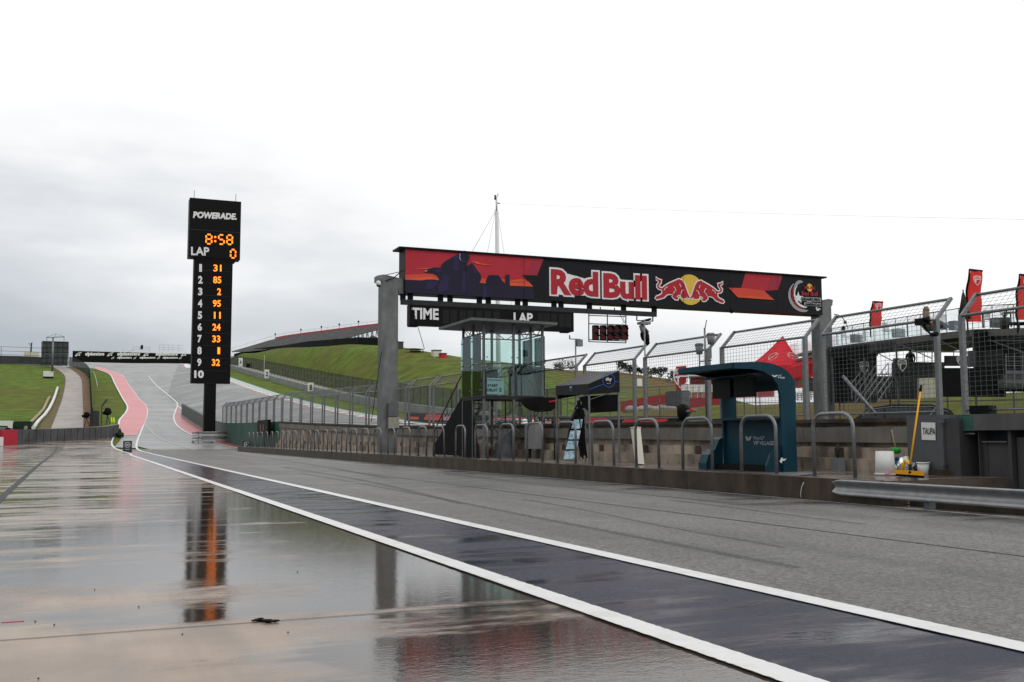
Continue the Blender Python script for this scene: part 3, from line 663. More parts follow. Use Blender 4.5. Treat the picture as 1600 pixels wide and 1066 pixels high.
# recessed gate opening
t = Thing('wall_gateway', 'dark green steel gate in the gap right of the paper sign', 'gate', (16.6, yx(1512,16.6), 0))
t.part('leaf', MB().span((16.9, yx(1526,16.6), .0),(16.94, yx(1500,16.6), 1.35)), MAT('dark_green_steel', (.006,.055,.035), .5, var=.2, scale=3))
t.part('lintel', MB().span((16.5, yx(1527,16.5), 1.33),(17.3, yx(1498,16.5), wtop(15)+.0)), MAT('green_grey_lintel', (.05,.075,.07), .5, var=.3, scale=3, col2=(.03,.11,.085)))
t.part('jamb', MB().span((16.4, yx(1499.5,16.4), .0),(17.3, yx(1475,16.4), wtop(15)-.05)), m_dark2)
t.part('light_tube', MB().span((16.55, yx(1520,16.5), 1.26),(16.6, yx(1505,16.5), 1.29)), m_galv)
t = Thing('steel_shed', 'long dark grey steel lockers under a concrete beam at the right edge', 'locker', (16.6, 9, 0))
ye = yx(1528,16.55); sheetm = MAT('dark_steel_sheet', (.05,.052,.055), .45, var=.2, scale=1.5, stain=(.085,.078,.07), sscale=(2,2,.3), samt=.5)
t.part('beam', MB().span((16.45, -6, 1.34),(17.5, ye, 1.66)), MAT('beam_concrete', (.105,.105,.107), .5, var=.15, scale=2, stain=(.06,.06,.06), sscale=(1,2,.4), samt=.5))
t.part('back_panel', MB().span((16.85,-6,0),(17.3,ye,1.335)), m_dark)
for a, b in ((1530,1540),(1541,1574),(1586,1622),(1640,1700)):
    t.part('door', MB().span((16.66,yx(b,16.62),.03),(16.80,yx(a,16.62),1.10 if a != 1586 else 1.2)), sheetm)
t.part('frame', MB().span((16.56,yx(1580,16.56),0),(16.9,yx(1575,16.56),1.338)).span((16.56,yx(1529.5,16.56),0),(16.9,ye,1.338)), m_dark2)
t.part('shelf', MB().span((16.57,yx(1573,16.57),1.10),(16.84,yx(1534,16.57),1.125)), m_galvd)
wb_ = wtop(9)
single('dark_bundle', MB().box((17.1, yx(1538,17.1), wb_+.13),(.3,.42,.17),.2).blob((17.1, yx(1532,17.1), wb_+.1),(.15,.2,.1),6), m_black, 'small black equipment case lying on the wall at the foot of the fence', 'case')
# bucket, squeegee, bags
def bucket(px, py0, py1, r, h, label, X=None, flip=False, name='bucket', col=None, rim=True):
    p = AZ(px, py0, PZ); t = Thing(name, label, 'bucket', p)
    ra, rb = (r, r*.88) if flip else (r*.86, r)
    t.part('tub', MB().bar(p, p+UP*h, ra, 20, rb), col or m_wht)
    if rim:
        zz = .015 if flip else h-.03
        t.part('rim', MB().bar(p+UP*zz, p+UP*(zz+.03), (ra if flip else rb)+.012, 20), col or m_wht)
    return t, p
t, p = bucket(1383.5, 743, 711, .205, .50, 'tall white plastic bucket upside down at the platform end', flip=True)
t.part('handle', MB().tube([p+Vector((.205*math.cos(a), .205*math.sin(a)-.06, .05+.02*math.sin(a*3))) for a in [-2.6+i*.35 for i in range(10)]], .008, 5), m_tent)
t, p = bucket(1443, 742.5, 726, .125, .27, 'small open white bucket beside the squeegee head')
p = AZ(1402, 741, PZ)
t = Thing('water_jug', 'dark blue spray bottle with a green head beside the white bucket', 'bottle', p)
t.part('body', MB().bar(p, p+UP*.3, .09, 12, .08).bar(p+UP*.3, p+UP*.36, .08, 12, .03), MAT('navy_plastic', (.02,.03,.09), .4))
t.part('brush_head', MB().blob(p+UP*.5, (.10,.10,.07), 7, .3), m_grn)
t.part('handle', MB().bar(p+UP*.5, p+UP*.95+Vector((-.03,.09,0)), .012, 6), m_wood)
t.part('label_band', MB().bar(p+UP*.08, p+UP*.2, .093, 12), m_wht)
# squeegee: foot at (1423,741), pole up to (1438,605)
A = AX(1421, 733, 14.3); B = AX(1438, 612, 14.75)
t = Thing('squeegee_broom', 'yellow long-handled floor squeegee leaning against the fence', 'squeegee', (A.x, A.y, PZ))
t.part('handle', MB().tube([A, (A+B)/2, B], .017, 8), m_yel)
t.part('grip', MB().bar(B, B+(B-A).normalized()*.13, .024, 8), m_black)
hA = AX(1401, 738, 14.15); hB = AX(1444, 741, 14.3)
hd = MB(); dd = (hB-hA); 
hd.add([hA+Vector(q) for q in ((0,0,-.03),(0,.06,-.03),(0,.06,.05),(0,0,.05))]+[hB+Vector(q) for q in ((0,0,-.03),(0,.06,-.03),(0,.06,.05),(0,0,.05))], [(0,1,2,3),(7,6,5,4),(0,4,5,1),(1,5,6,2),(2,6,7,3),(3,7,4,0)])
t.part('head', hd, m_yel); bl = MB(); bl.add([hA+Vector(q) for q in ((0,0,-.075),(0,.03,-.075),(0,.03,-.032),(0,0,-.032))]+[hB+Vector(q) for q in ((0,0,-.075),(0,.03,-.075),(0,.03,-.032),(0,0,-.032))], [(0,1,2,3),(7,6,5,4),(0,4,5,1),(1,5,6,2),(2,6,7,3),(3,7,4,0)]); t.part('rubber_blade', bl, m_black)
t.part('bracket', MB().bar((hA+hB)/2, A+(B-A).normalized()*.08, .03, 6), m_black)
p = AZ(1416, 742, PZ); 
cb = MB(); rr = random.Random(3); P = []
for i in range(9):
    th = math.pi*i/8/1.15; P.append([p+Vector((.2*math.sin(th)*math.cos(a)*rr.uniform(.7,1.15), .2*math.sin(th)*math.sin(a)*rr.uniform(.7,1.15), .38*(1+math.cos(th))/2*rr.uniform(.85,1.05))) for a in [k*math.pi/7 for k in range(14)]]); P[-1].append(P[-1][0])
single('plastic_bag', cb.grid(P), m_clear, 'crumpled clear plastic bag standing behind the squeegee head', 'bag')
p = AX(1407.5, 741, 14.5); q = AX(1414, 719, 14.5)
single('yellow_scraper', MB().bar(p, q, .03, 8).bar(q, q+Vector((0,-.12,-.1)), .03, 8), m_yel, 'bent yellow plastic wedge left of the squeegee handle', 'wedge')
# flat sheet lying on the platform, cable on kerb, grey post box and weights in wall
a = [AZ(*q, PZ+.012) for q in ((1195,741),(1232,738.5),(1288,739.5),(1240,744.5))]
single('floor_sheet', MB().poly(a, (0,0,.01)), m_galvd, 'flat grey sheet lying on the wet platform right of the teal booth', 'sheet')
single('hanging_cable', MB().tube([AX(1256,754,XC-.05), AX(1253,760,XC-.06), AX(1251,770,XC-.05), AX(1251.5,778,XC-.05)], .008, 5), m_wht, 'thin pale cable hanging over the kerb face', 'cable')
p = AX(1310,735,16.4)
t = Thing('tie_down_weight', 'small grey weight block on a rod in the wall recess right of the teal booth', 'weight', (p.x,p.y,PZ))
t.part('block', MB().box((p.x,p.y,PZ+.15),(.2,.25,.3)), m_bottle); t.part('rod', MB().bar((p.x,p.y,PZ+.3),(p.x,p.y,1.05),.03,6), m_dark)
p = AZ(1000, 727, PZ); q = AX(993, 669, p.x+.12)
t = Thing('white_post', 'white square plastic post leaning on the hoop left of the teal booth', 'post', p)
t.part('shaft', MB().bar(p, q, .13, 4, .15), m_cream); t.part('cap', MB().bar(q, q+UP*.03, .17, 4), m_cream)
# ------------------------------------------------ teal pit stand
Y0, Y1 = 19.35, 21.75; XR = 15.28
t = Thing('pit_stand', 'teal open pit stand with a curved roof and seat base on the platform', 'pit stand', (14.6, Y0, PZ))
def zat(px, py, X=None, Y=None): return (AX(px,py,X) if X else AY(px,py,Y)).z
zt = AY(1175, 565, Y0).z; ztip = zt-.02
def prof2(xr, top, xl, xlt, nn=10):
    # outer curve from lower right, up, over to front tip
    r = .62; P = [(xr, PZ), (xr, top-r)]
    P[-1] = (xr, top-.50); P += [(xr-1.0+1.0*math.cos(a), top-.50+.50*math.sin(a)) for a in [math.pi/2*i/nn for i in range(1, nn+1)]]
    P += [(xl, top-.03)]
    return P
outer = prof2(XR, zt, 13.62, 0)
inner = [(13.62, zt-.17),(14.1, zt-.17),(14.4, zt-.22),(14.65, zt-.34),(14.80, zt-.52),(14.86, zt-.75),(14.90, PZ)]
def slab(y0, y1, pr):
    return MB().poly([Vector((x, y0, z)) for x, z in pr], (0, y1-y0, 0))
for (ya, yb) in ((Y0, Y0+.07), (Y1-.07, Y1)): t.part('side_frame', slab(ya, yb, outer+inner), m_teal)
# roof skin between
pr = outer[1:]; ri = [(x, z-.004) for x, z in pr]; 
sk = MB().grid([[Vector((x+(.004 if x > 15 else 0)*0-.006, y, z-.006)) for x, z in pr] for y in (Y0+.068, Y1-.068)]); sk.grid([[Vector((x-.07, y, z-.13)) for x, z in pr] for y in (Y0+.07, Y1-.07)])
t.part('roof', sk, m_tealb)
t.part('fascia', MB().span((13.6, Y0+.07, zt-.175),(13.66, Y1-.07, zt-.028)), m_teal)
zc = AX(1160, 654, 15.0).z
t.part('counter', MB().span((14.55, Y0+.07, zc-.05),(15.2, Y1-.07, zc)), m_tealb)
pn = t.part('back_panel', MB().span((14.95, Y0+.07, PZ+.02),(14.99, Y1-.07, zc-.055)), m_teal)
t.part('seat_base', MB().poly([Vector((14.9,0,0))*0+Vector((x, Y1+.02, z)) for x, z in ((14.9,PZ),(14.9,PZ+.8),(14.8,PZ+.74),(14.68,PZ+.5),(14.48,PZ+.36),(14.4,PZ+.15),(14.4,PZ))], (0,.35,0)), m_teal)
t.part('foot_plinth', MB().span((14.6, Y0+.25, PZ),(14.94, Y1-.1, PZ+.14)), m_black)
t.part('step', MB().poly([Vector((x, Y0+.10, z)) for x, z in ((14.93,PZ),(14.93,PZ+.62),(14.80,PZ+.58),(14.62,PZ+.4),(14.5,PZ+.14),(14.5,PZ))], (0,.07,0)), m_teal)
for y in (Y0+.35, Y0+1.25):
    mo = t.part('monitor', MB().span((14.35,y,zt-.78),(14.45,y+.75,zt-.33)), m_black); t.part('bracket', MB().bar((14.4,y+.37,zt-.34),(14.4,y+.37,zt-.17),.03,6), m_dark, mo)
t.part('inner_shade', MB().span((14.2,Y0+.1,zt-.30),(14.75,Y1-.1,zt-.27)), m_tealb)
lt = MB(); F = lambda a, b: AX(a, b, 14.94)
lt.poly([F(1164.5,682),F(1168,682),F(1169,687),F(1171,682.5),F(1174.5,681.5),F(1171.5,688.5),F(1166.5,688.5)])
text4(lt, 'VIP VILLAGE', F, (1177,695),(1209,696),(1209,689.5),(1177,689), bold=.02)
text4(lt, 'MotoGP', F, (1177,687),(1194,687.3),(1194,681.8),(1177,681.5), bold=0.0, shear=.2)
t.part('lettering', lt, m_logog, pn)
l2 = MB(); F = lambda a, b: AY(a, b, Y0-.006)
l2.poly([F(1206,586),F(1208.5,586.3),F(1210,587.8),F(1212,586.3),F(1215,586),F(1212.5,589),F(1208.5,589)]); text4(l2, 'VIP VILLAGE', F, (1215,591),(1226,592),(1226,589.2),(1215,588.5), bold=.02); text4(l2, 'MotoGP', F, (1215,587.6),(1221,588),(1221,585.8),(1215,585.4), bold=.0)
l2.poly([F(1218,721),F(1221,715),F(1224,716),F(1222.5,718),F(1229,716.5),F(1226,720),F(1222,720.5),F(1222,724),F(1220,723)])
t.part('emblem', l2, m_letter)
# ================================================================== TIMING TOWER
b = AT(333, 690); YT = b.y
F = lambda a, c: AY(a, c, YT)
t = Thing('timing_tower', 'tall black lap and position tower with amber numbers at the pit exit', 'scoreboard tower', (F(331,600).x, YT, b.z))
def boxpx(px0, py0, px1, py1, dep, y=None, F=None):
    y = YT if y is None else y
    A = AY(px0, py0, y); B = AY(px1, py1, y); return MB().span((A.x, y, min(A.z,B.z)), (B.x, y+dep, max(A.z,B.z)))
zt = F(336,312).z; zm = F(336,404).z; zb = F(330,599).z; zp = F(339,600).z
xl0, xl1 = F(295.5,360).x, F(376,360).x; xm0, xm1 = F(301.5,500).x, F(362,500).x
up = t.part('upper_case', MB().span((xl0, YT, zm),(xl1, YT+1.9, zt)), m_black)
lo_ = t.part('lower_case', MB().span((xm0, YT+.15, zb),(xm1, YT+1.7, zm-.005)), m_black)
t.part('pole', MB().bar((F(328.5,640).x, YT+.9, b.z-.3),(F(328.5,640).x, YT+.9, zb+.0),1.03,4,.98), m_black)
t.part('pole_base', MB().bar((F(328.5,640).x, YT+.9, b.z-.2),(F(328.5,640).x, YT+.9, b.z+.9),1.35,4,1.08), m_dark)
t.part('shoulder', MB().span((xl0+1.0, YT+.1, zm-.35),(xl1-.6, YT+1.5, zm-.004)), m_black)
for x in (xl0+.6, xl1-.6): t.part('lifting_rod', MB().bar((x,YT+.9,zt),(x,YT+.9,zt+1.2),.04,5), m_galv)
pn = MB()
for k in range(11):
    zz = zb+(zm-zb)*k/10.0; pn.span((xm0+.25,YT+.11,zz-.03),(xm1-.25,YT+.148,zz+.01))
pn.span((xl0+.1,YT-.03,F(336,361).z-.05),(xl1-.1,YT-.001,F(336,361).z+.03))
t.part('panel_seam', pn, m_dark)
F1 = lambda a, c: AY(a, c, YT-.04); F2 = lambda a, c: AY(a, c, YT+.10)
w = MB(); text4(w, 'POWERADE.', F1, (301.5,341),(370,343.5),(370,334),(301.5,330), bold=.055, shear=.12); t.part('brand_lettering', w, m_letter, up)
w = MB(); text4(w, 'LAP', F1, (298.5,399),(327,399.5),(327,386.5),(298.5,385.5), bold=.03); t.part('lap_lettering', w, m_letter, up)
def led(s, F, a, b, c, d, **k):
    A = MB(); text4(A, s, F, a, b, c, d, bold=.035, **k); return A
def seg(mb, ch, o, wd, ht, th):
    S7 = {'0':'abcdef','1':'bc','2':'abged','3':'abgcd','4':'fgbc','5':'afgcd','6':'afgedc','8':'abcdefg','9':'abcfgd'}[ch]
    xx = XD; k = th*1.1
    P = {'a':((k,ht),(wd-k,ht)),'g':((k,ht/2),(wd-k,ht/2)),'d':((k,0),(wd-k,0)),'f':((0,ht/2+k*.6),(0,ht-k)),'b':((wd,ht/2+k*.6),(wd,ht-k)),'e':((0,k),(0,ht/2-k*.6)),'c':((wd,k),(wd,ht/2-k*.6))}
    for q in S7:
        (a,b_),(c,d) = P[q]; mb.bar(o+XD*a+UP*b_, o+XD*c+UP*d, th, 4)
m = MB(); hh = F1(340,365).z-F1(340,380.5).z
for ch, px in (('8',322),('5',341.5),('8',354.5)): seg(m, ch, F1(px,380.8+(px-322)*.03), .68, hh*.93, .12)
for z in (370.5,377): p = F1(336.3, z); m.box(p, (.24,.06,.24))
seg(m, '0', F1(360.2,403), .62, F1(362,390).z-F1(362,403).z, .12)
t.part('time_digits', m, m_orange, up)
w = MB(); d = MB()
rows = [('1','31'),('2','85'),('3','2'),('4','95'),('5','11'),('6','24'),('7','33'),('8','1'),('9','32'),('10','')]
for i, (a, s) in enumerate(rows):
    yc = 418.6+i*18.45; xs_ = 2.7*len(a)+.6*(len(a)-1); xc = 314-.25*i; xc = 313.4-.25*i if a != '10' else 311
    wd = 6.8*len(a) if a not in ('1',) else 4.2; wd = 15 if a == '10' else wd
    w = MB(); d = MB(); text4(w, a, F2, (xc-wd/2,yc+6.2),(xc+wd/2,yc+6.3),(xc+wd/2,yc-5.8),(xc-wd/2,yc-5.9), bold=.045); t.part('position_number', w, m_letter, lo_)
    if s:
        x1 = 346-.3*i; wd = 12.5 if len(s) == 2 else 6; wd = 10.5 if s == '11' else wd; wd = 4 if s == '1' else wd
        text4(d, s, F2, (x1-wd,yc+5.6),(x1,yc+5.8),(x1,yc-4.8),(x1-wd,yc-5), bold=.022); t.part('rider_number', d, m_orange, lo_)
# guardrail stack round its base
a = AT(306, 686); p0 = Vector((a.x+.3, YT-3.2, 0)); 
t = Thing('rail_barrier', 'stack of four pale guardrails wrapped round the foot of the timing tower', 'guardrail', (p0.x, p0.y, T(p0.x,p0.y)))
L = AX; q0 = AY(307,672,YT-3.5); q1 = AY(355,677,YT-3.5); zb0 = T(q0.x,q0.y)
for k in range(4):
    z = zb0+.28+k*.33; m = MB()
    for dz in (-.07,.07): m.bar((q0.x,YT-3.5,z+dz),(q1.x,YT-3.5,z+dz),.075,6)
    m.bar((q0.x,YT-3.5,z),(q0.x-.2,YT-1,z),.12,6).bar((q0.x-.2,YT-1,z),(q0.x+.1,YT+1.5,z),.12,6)
    t.part('rail', m, m_rail if k % 2 else MAT('pale_rail', (.5,.5,.5), .4, .3, var=.1))
for x in (q0.x+.2, (q0.x+q1.x)/2, q1.x-.2): t.part('post', MB().span((x,YT-3.38,zb0-.5),(x+.14,YT-3.24,zb0+1.45)), m_galvd)
# round lap marker boards and lit board at the exit wall
def marker(px, py, label, h=.95, w=.62, txt='60'):
    p = AT(px, py); t = Thing('speed_sign', label, 'sign', p)
    bd = t.part('board', MB().span((p.x-w/2,p.y,p.z+.05),(p.x+w/2,p.y+.06,p.z+h)), m_dark2)
    rg = MB(); c = p+Vector((0,-.02,h*.62)); n = 20
    rg.grid([[c+Vector((math.cos(a)*r,0,math.sin(a)*r)) for a in [2*math.pi*i/n for i in range(n+1)]] for r in (w*.27, w*.32)])
    text(rg, txt, c+Vector((0,-.004,0)), XD, UP, w*.28, w*.22, bold=.03); text(rg, 'km/h', p+Vector((0,-.02,h*.2)), XD, UP, w*.4, w*.12, bold=.02)
    t.part('symbol', rg, m_letter, bd)
    t.part('foot', MB().span((p.x-w/2,p.y-.1,p.z-.02),(p.x+w/2,p.y+.2,p.z+.05)), m_dark)
marker(199, 705.5, 'grey speed limit board standing where the painted strip begins', .98, .78, '60')
marker(385.5, 704.5, 'grey speed limit board at the near end of the green wall', .95, .8, '60')
pa = AX(415, 668, 16.6); t = Thing('pit_exit_light', 'square black light box mounted over the far end of the wall', 'signal light', (16.6, pa.y, PZ))
A = AX(406.5,657.5,16.6); B = AX(423,672,16.6)
zA, zB = A.z, AX(415,680,16.6).z
t.part('housing', MB().span((16.3,min(A.y,B.y),zB),(16.62,max(A.y,B.y),zA)), m_black); t.part('post', MB().bar((16.5,pa.y,PZ),(16.5,pa.y,zB),.05,6), m_dark)
for k in (0,1): t.part('lens', MB().bar((16.28,(A.y+B.y)/2+(k-.5)*1.6,(zA+zB)/2),(16.30,(A.y+B.y)/2+(k-.5)*1.6,(zA+zB)/2),.35,12), m_lred)
# ================================================================== GANTRY
YG = 53.4
g = lambda a, c: AY(a, c, YG)
t = Thing('start_gantry', 'long dark start gantry with a printed racing banner across the track', 'gantry', (15.3, YG, PZ))
c0, c1 = g(632.5,388.8), g(1283.5,434.7); d0, d1 = g(633.5,458.5), g(1285,492)
zt = (c0.z+c1.z)/2; zb = (d0.z+d1.z)/2; x0, x1 = c0.x, c1.x
bx = t.part('banner_box', MB().span((x0, YG, zb), (x1, YG+1.1, zt)), m_bdark)
for k_ in range(1, 8): t.part('banner_seam', MB().span((x0+(x1-x0)*k_/8-.012, YG-.1, zb+.01),(x0+(x1-x0)*k_/8+.012, YG-.093, zt-.01)), MAT('seam_print', (.03,.015,.02), .5, alpha=.5) if k_ == 1 else bpy.data.materials['seam_print'], bx)
t.part('top_cap', MB().span((x0-.35,YG-.12,zt+.003),(x1+.35,YG+1.2,zt+.10)), m_black)
def LY(k): return YG-.012*k
def G_(k): return lambda a, c: AY(a, c, YG-.012*k)
def clampz(pts): return [Vector((p.x, p.y, min(zt-.01, max(zb+.01, p.z)))) for p in pts]
Z3 = lambda pts: [(630+a/6.957, 380+c/6.957) for a, c in pts]
Z4 = lambda pts: [(850+a/5.333, 410+c/5.333) for a, c in pts]
Z1 = lambda pts: [(1100+a/5.328, 400+c/5.328) for a, c in pts]
def prints(name, mat, k, *polys):
    for q in polys: m_ = MB(); pl(m_, q, k); t.part(name, m_, mat, bx)
def pl(mb, pts, k): return mb.poly(clampz([AY(a, c, LY(k)) for a, c in pts]))
prints('red_print', m_bred, 1, Z3([(22,50),(1528,168),(1455,352),(1290,348),(1350,410),(1410,470),(22,470)]), Z1([(345,138),(655,155),(615,285),(500,292),(310,265)]))
prints('deep_red_print', m_bred2, 2, Z3([(1420,165),(1528,170),(1455,352),(1340,349)]), Z1([(560,155),(655,160),(615,285),(530,280)]))
prints('orange_print', MAT('printed_orange_red', (.66,.075,.05), .55, var=.05), 3, Z3([(22,345),(300,330),(700,380),(1160,395),(1360,415),(1412,470),(22,470)]), Z1([(205,265),(350,268),(500,290),(585,367),(280,345)]))
prints('glow_print', m_borg, 4, Z3([(22,385),(300,365),(420,400),(420,440),(22,440)]), Z3([(820,420),(1160,430),(1385,445),(1412,472),(820,472)]), Z1([(270,325),(560,350),(585,367),(280,345)]), Z3([(740,195),(800,200),(850,222),(1000,240),(900,240),(800,225)]), Z3([(130,282),(260,268),(400,272),(260,284)]), Z3([(1165,405),(1290,390),(1340,412),(1200,420)]))
prints('rider_silhouette', m_bnavy, 5, Z3([(22,397),(205,404),(250,396),(330,394),(385,402),(392,385),(365,352),(330,335),(240,318),(237,303),(265,280),(330,266),(412,268),(415,238),(450,203),(560,138),(603,118),(622,103),(680,100),(715,125),(720,168),(700,200),(690,235),(712,240),(742,215),(770,240),(802,290),(842,340),(850,385),(832,430),(898,438),(902,402),(930,352),(965,345),(1040,350),(1072,402),(1108,438),(1116,343),(1155,343),(1162,462),(1300,468),(1412,472),(1425,640),(22,640)]))
for q in ([(560,140),(600,130),(600,300),(540,300),(545,200)],[(640,300),(700,320),(690,540),(640,540)],[(440,340),(520,350),(480,520),(380,540),(380,470)],[(250,420),(330,410),(380,440),(300,500),(235,510)],[(620,110),(640,130),(625,170),(640,200),(605,170)],[(740,240),(770,260),(800,330),(770,340)],[(340,290),(410,280),(420,310),(350,320)],[(860,460),(910,470),(905,590),(870,590)]): prints('violet_print', m_bnav2, 6, Z3(q))
hc = AY(630+668/6.957, 380+150/6.957, LY(6.5)); hm_ = MB().poly([hc+Vector((math.cos(a)*.31,0,math.sin(a)*.36)) for a in [2*math.pi*i/24 for i in range(24)]]); t.part('helmet_print', hm_, m_bnav2, bx); hm_ = MB().poly([hc+Vector((math.cos(a)*.24+.04,-.004,math.sin(a)*.2+.02)) for a in [2*math.pi*i/24 for i in range(24)]]); t.part('visor_print', hm_, m_bnavy, bx)
prints('highlight_print', m_logog, 7, Z3([(612,112),(622,112),(618,150),(625,185),(632,195),(622,190),(610,160)]), Z3([(235,300),(262,290),(258,305),(240,312)]))
# brand words
def word(s, a, b, c, d, k, grow=0, bold=.05):
    m = MB(); A, B, C, D = [AY(*q, LY(k)) for q in (a, b, c, d)]
    vs, fs = glyphs(s, bold if not grow else bold+grow)
    v0, _ = glyphs(s, bold); X0 = min(v.x for v in v0); X1 = max(v.x for v in v0); Y0_ = min(v.y for v in v0); Y1_ = max(v.y for v in v0)
    o = (A+B+C+D)/4; wd = ((B-A).length+(C-D).length)/2; ht = ((D-A).length+(C-B).length)/2
    m.add([o+XD*((v.x-(X0+X1)/2)*wd/(X1-X0))+UP*((v.y-(Y0_+Y1_)/2)*ht/(Y1_-Y0_)) for v in vs], fs); return m
W1 = [(861,459.5),(935,465),(935,424.5),(861,421)]; W2 = [(943,466),(1011,468.5),(1011,430),(943,427.5)]
w = MB()
for s, q in (('Red',W1),('Bull',W2)):
    mm = word(s, *q, 1, grow=.055, bold=.045); w.add(mm.v, mm.f)
    # close the gaps inside the white outline with backing slabs
w2 = MB()
for s, q in (('Red',W1),('Bull',W2)):
    mm = word(s, *q, 3, bold=.045); w2.add(mm.v, mm.f)
for q in ([(866,427),(884,427),(930,440),(931,462),(884,462),(866,459)],[(946,430),(962,431),(990,450),(1008,434),(1008,464),(990,466),(946,463)]): pl(w, q, 1.5)
t.part('word_outline', w, m_letter, bx); t.part('word_lettering', w2, m_logor, bx)
# two bulls and the yellow disc
c = AY(1078.3, 452.8, LY(2)); R = c.z-AY(1078.3, 476.6, LY(2)).z
m = MB(); m.poly([c+Vector((math.cos(a)*R,0,math.sin(a)*R)) for a in [2*math.pi*i/40 for i in range(40)]]); t.part('yellow_disc', m, m_logoy, bx)
bull = [(935,125),(950,141),(978,148),(973,172),(958,190),(958,205),(970,213),(988,213),(1010,196),(1050,172),(1092,154),(1122,140),(1150,150),(1172,182),(1187,225),(1200,262),(1214,291),(1205,302),(1192,285),(1186,300),(1160,300),(1143,290),(1140,268),(1122,272),(1105,285),(1122,297),(1116,310),(1092,308),(1070,285),(1076,268),(1045,262),(1022,268),(1003,290),(968,302),(940,308),(928,298),(938,284),(962,276),(984,262),(986,240),(983,226),(958,222),(943,206),(943,188),(957,170),(955,155),(938,146)]
def bullpoly(mb, sgn, grow, k):
    P = [AY(850+a/5.333, 410+b_/5.333, LY(k)) for a, b_ in bull]; tip = AY(1078.3, 452.8, LY(k)).x
    n = len(P); out = []
    for i in range(n):
        p = P[i]; e1 = (P[i]-P[i-1]).normalized(); e2 = (P[(i+1) % n]-P[i]).normalized(); nn = Vector((e1.z+e2.z, 0, -(e1.x+e2.x)))
        nn = nn.normalized() if nn.length > .01 else Vector((0,0,0)); out.append(p-nn*grow)
    if sgn < 0: out = [Vector((2*tip-p.x, p.y, p.z)) for p in out]
    mb.poly(out)
w = MB(); r_ = MB()
for sgn in (1,-1): bullpoly(w, sgn, .075, 3); bullpoly(r_, sgn, 0, 4)
ww = MB()
for sgn in (1,-1):
    for ln in ([(1000,235),(1010,215),(1030,205)],[(1100,240),(1092,215),(1080,200)],[(1130,180),(1142,205)],[(1140,262),(1150,235),(1165,228)],[(1075,262),(1090,240)]):
        P = [AY(850+a/5.333, 410+b_/5.333, LY(5)) for a, b_ in ln]
        if sgn < 0: P = [Vector((2*AY(1078.3,452.8,LY(5)).x-p.x, p.y, p.z)) for p in P]
        for p, q in zip(P, P[1:]): 
            dd = (q-p).normalized(); nn = Vector((dd.z,0,-dd.x))*.02; ww.add([p-nn,q-nn,q+nn,p+nn], [(0,1,2,3)])
t.part('bull_outline', w, m_letter, bx); t.part('bull', r_, m_logor, bx); t.part('bull_crease', ww, m_letter, bx)
# round event emblem at the right end
m = MB(); g_ = MB(); r_ = MB(); nv = MB()
def arc(mb, c, rx, rz, a0, a1, w0, w1, k, n=16):
    C = AY(*c, LY(k)); P = []; Q = []
    for i in range(n+1):
        u = i/n; a = a0+(a1-a0)*u; w_ = (w0+(w1-w0)*u)*math.sin(math.pi*min(1,max(.04,u)))**.5/2
        P.append(C+Vector((math.cos(a)*(rx+w_),0,math.sin(a)*(rz+w_)))); Q.append(C+Vector((math.cos(a)*(rx-w_),0,math.sin(a)*(rz-w_))))
    mb.grid([P, Q], False)
arc(g_, (1256,462), 1.15, 1.0, 2.3, 5.0, .16, .3, 2); arc(g_, (1252,458), .55, .75, 1.3, 3.6, .3, .1, 2); arc(m, (1258,461), .85, .8, 2.4, 4.9, .1, .2, 3); arc(r_, (1257,461.5), 1.0, .9, 2.5, 4.8, .1, .05, 4)
C = AY(1247.5, 465.5, LY(5)); st_ = []
for i in range(10):
    a = math.pi/2+math.pi*i/5; rr_ = .42 if i % 2 == 0 else .17; st_.append(C+Vector((math.cos(a)*rr_,0,math.sin(a)*rr_)))
m.poly(st_)
pl(g_, [(1252,464),(1283,465.5),(1283,472),(1252,470)], 5); pl(g_, [(1256.5,472.5),(1283,474),(1283,479.5),(1256.5,477.5)], 5)
k_ = lambda a, c: AY(a, c, LY(7))
text4(nv, 'GRAND PRIX', k_, (1253,469.4),(1282,470.9),(1282,466.5),(1253,465), bold=.04); text4(nv, 'AMERICAS', k_, (1258,477),(1282.3,478.6),(1282.3,475),(1258,473.4), bold=.04); 
text4(m, 'OF THE', k_, (1260,471.8),(1268,472.2),(1268,470.8),(1260,470.6), bold=.03)
text4(r_, 'Red Bull', k_, (1252.5,461.5),(1277.5,463),(1277.5,456),(1252.5,455), bold=.03)
yb = MB(); cc = AY(1265,449.5,LY(6)); yb.poly([cc+Vector((math.cos(a)*.24,0,math.sin(a)*.26)) for a in [2*math.pi*i/16 for i in range(16)]])
for sx in (1,-1):
    P = [AY(850+a/5.333, 410+b_/5.333, LY(6.5)) for a, b_ in bull]; tip = AY(1078.3, 452.8, LY(6.5)); P = [Vector((cc.x+sx*(p.x-tip.x)*.185, p.y, cc.z+(p.z-tip.z)*.185)) for p in P]; r_.poly(P)
pl(m, [(1274.5,480.5),(1277.5,480),(1276.5,483),(1280,481.8),(1283,483),(1279,484.5),(1280,486),(1276,485.5),(1275,483)], 3)
t.part('emblem_grey', g_, m_logog, bx); t.part('emblem_white', m, m_letter, bx); t.part('emblem_red', r_, m_logor, bx); t.part('emblem_dark', nv, m_bdark, bx); t.part('emblem_disc', yb, m_logoy, bx)
